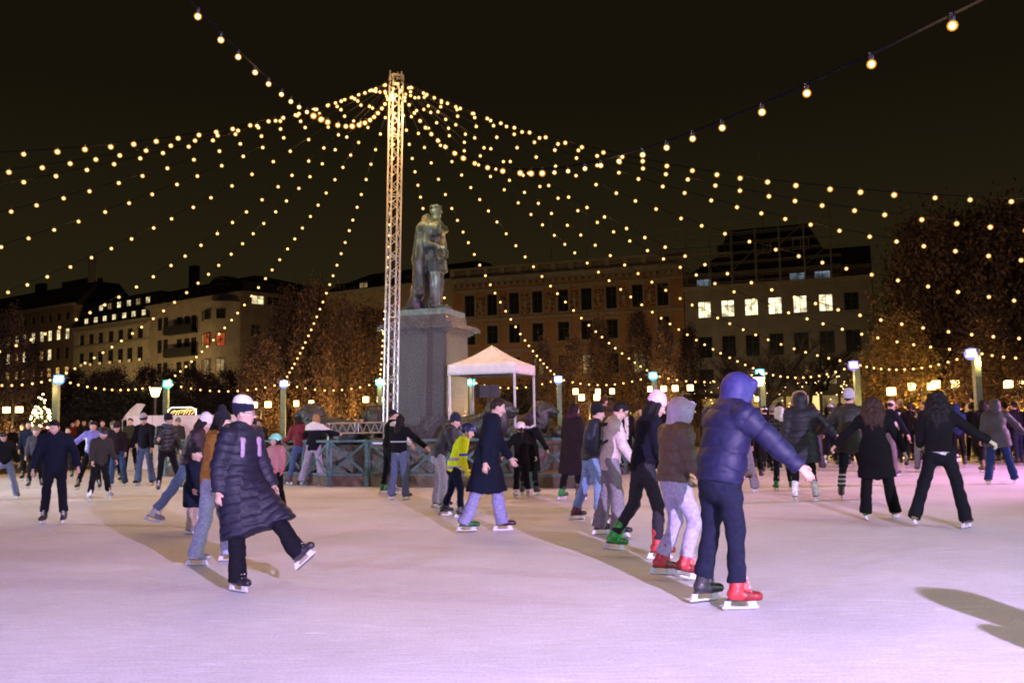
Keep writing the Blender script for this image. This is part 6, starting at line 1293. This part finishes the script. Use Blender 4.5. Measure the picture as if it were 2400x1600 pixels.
# white hoarding, sail banner, garland sign
p=at(297,1000,34.5); q=at(585,1000,36.5); d=(q-p); d.z=0; L=d.length; hz=at(297,974,34.5).z; r=empty('hoarding',(p.x,p.y,0),atan2(d.y,d.x)); tag(r,'plain white hoarding at the left end of the rink','hoarding')
for i in range(5): m=MB(); m.box((L*i/5,-.03,.02),(L*(i+1)/5-.012,.03,hz)); m.build('panel',M_white,r)
p=at(286,1000,36); r=empty('sail_banner',(p.x,p.y,0)); tag(r,'white curved sail banner on a leaning pole by the hoarding','banner'); bz=at(330,948,36).z; sc_=36/2190
poly=[(0,at(286,984,36).z),(8,at(286,972,36).z),(20,at(286,958,36).z),(34,bz+.04),(46,bz+.03),(54,bz),(49,at(286,955,36).z),(42,at(286,968,36).z),(38,at(286,984,36).z)]
m=MB(); m.prism([(x*sc_,z) for x,z in poly],.02); m.build('sail',solid('banner_cloth',(.62,.62,.56),rough=.8),r); m=MB(); m.box((22*sc_,-.014,poly[0][1]+.05),(29*sc_,-.011,poly[0][1]+.16)); m.build('emblem',solid('banner_blue',(.05,.14,.35)),r)
m=MB(); m.tube([(.0,.03,0),(.0,.03,poly[0][1])]+[(x*sc_,.03,z) for x,z in poly[1:5]],.018,6); m.build('pole',M_alu,r)
p=at(393,965,39); w=66*39/2190; z0=at(393,973,39).z; z1=at(393,955,39).z; r=empty('garland_sign',(p.x,p.y,0)); tag(r,'rounded light frame with glowing branches above the hoarding','light sign')
g=emit('garland_white',(1,.9,.85),3.2,sample=False); g2=emit('garland_amber',(1,.62,.2),2.4,sample=False)
m=MB(); hh=z1-z0; m.tube([(0,0,z0),(.02,0,z0+hh*.6),(.15,0,z1),(w-.2,0,z1),(w,0,z0+hh*.7),(w,0,z0)],.022,6); m.build('frame',g,r)
m=MB(); gg=random.Random(3)
for i in range(9): x=.1+w*.85*i/9; m.tube([(x,0,z0+gg.random()*hh*.3),(x+.08,0,z0+hh*(.3+.3*gg.random())),(x+.22,0,z0+hh*(.5+.35*gg.random()))],.018,5)
m.build('branches',g2,r); m=MB(); m.box((.1,-.02,0),(.16,.02,z0+.02)); m.box((w-.16,-.02,0),(w-.1,.02,z0+.02)); m.build('post',M_dark,r)
p=at(97,960,47); zt=at(97,921,47).z; r=empty('christmas_tree',(p.x,p.y,0)); tag(r,'Christmas tree covered in tiny warm lights at the far left','tree')
m=MB(); m.lathe([(.12,0),(.1,.6)],n=8); m.build('trunk',M_bark,r)
cm=crown_mesh('fir',.5,zt,1.15,3500,77,[(.03,.05,.02)],leaf=.2); 
Vx=np.zeros(len(cm.vertices)*3,np.float32); cm.vertices.foreach_get('co',Vx); Vx=Vx.reshape(-1,3); f=np.clip((zt-Vx[:,2])/(zt-.5),.02,1); Vx[:,:2]*=(f*.75)[:,None]; cm.vertices.foreach_set('co',Vx.ravel()); o=bpy.data.objects.new('crown',cm); link(o,r)
m=MB(); g_=random.Random(8)
for i in range(210):
    t=1-sqrt(g_.random()); a=g_.uniform(0,2*pi); rad=.9*(1-t)+.05; x,y,z=rad*cos(a),rad*sin(a),.7+(zt-.7)*t; m.box((x-.035,y-.035,z-.03),(x+.035,y+.035,z+.03))
o=m.build('fairy_lights',emit('xmas',(1,.72,.36),9,sample=False),r); o['kind']='stuff'
# ------------------------------------------------------------------ sky
w=bpy.data.worlds.new('World'); sc.world=w; w.use_nodes=True; t=w.node_tree; bg=t.nodes['Background']
tc=N(t,'ShaderNodeTexCoord'); sp=N(t,'ShaderNodeSeparateXYZ'); t.links.new(tc.outputs['Generated'],sp.inputs[0])
cr=N(t,'ShaderNodeValToRGB'); e=cr.color_ramp.elements; e[0].position=0; e[0].color=(.024,.0190,.0068,1); e[1].position=.34; e[1].color=(.0080,.0058,.0027,1)
t.links.new(sp.outputs['Z'],cr.inputs['Fac'])
sky=N(t,'ShaderNodeTexSky'); sky.sky_type='NISHITA'; sky.sun_disc=False; sky.sun_elevation=R(-8); sky.sun_rotation=R(200)
bg2=N(t,'ShaderNodeBackground'); bg2.inputs['Strength'].default_value=.002; t.links.new(sky.outputs['Color'],bg2.inputs['Color'])
ad=N(t,'ShaderNodeAddShader'); t.links.new(cr.outputs['Color'],bg.inputs['Color']); bg.inputs['Strength'].default_value=1.0
t.links.new(bg.outputs[0],ad.inputs[0]); t.links.new(bg2.outputs[0],ad.inputs[1]); t.links.new(ad.outputs[0],t.nodes['World Output'].inputs['Surface'])
# ------------------------------------------------------------------ render settings
v=sc.view_settings; v.view_transform='Standard'; v.look='None'; v.gamma=1; v.exposure=EXPO; v.use_curve_mapping=False
sc.cycles.filter_width=1.9; sc.cycles.use_denoising=True; sc.cycles.max_bounces=5; sc.cycles.diffuse_bounces=2; sc.cycles.glossy_bounces=2; sc.cycles.sample_clamp_indirect=4; sc.cycles.caustics_reflective=False; sc.cycles.caustics_refractive=False; sc.cycles.use_light_tree=True
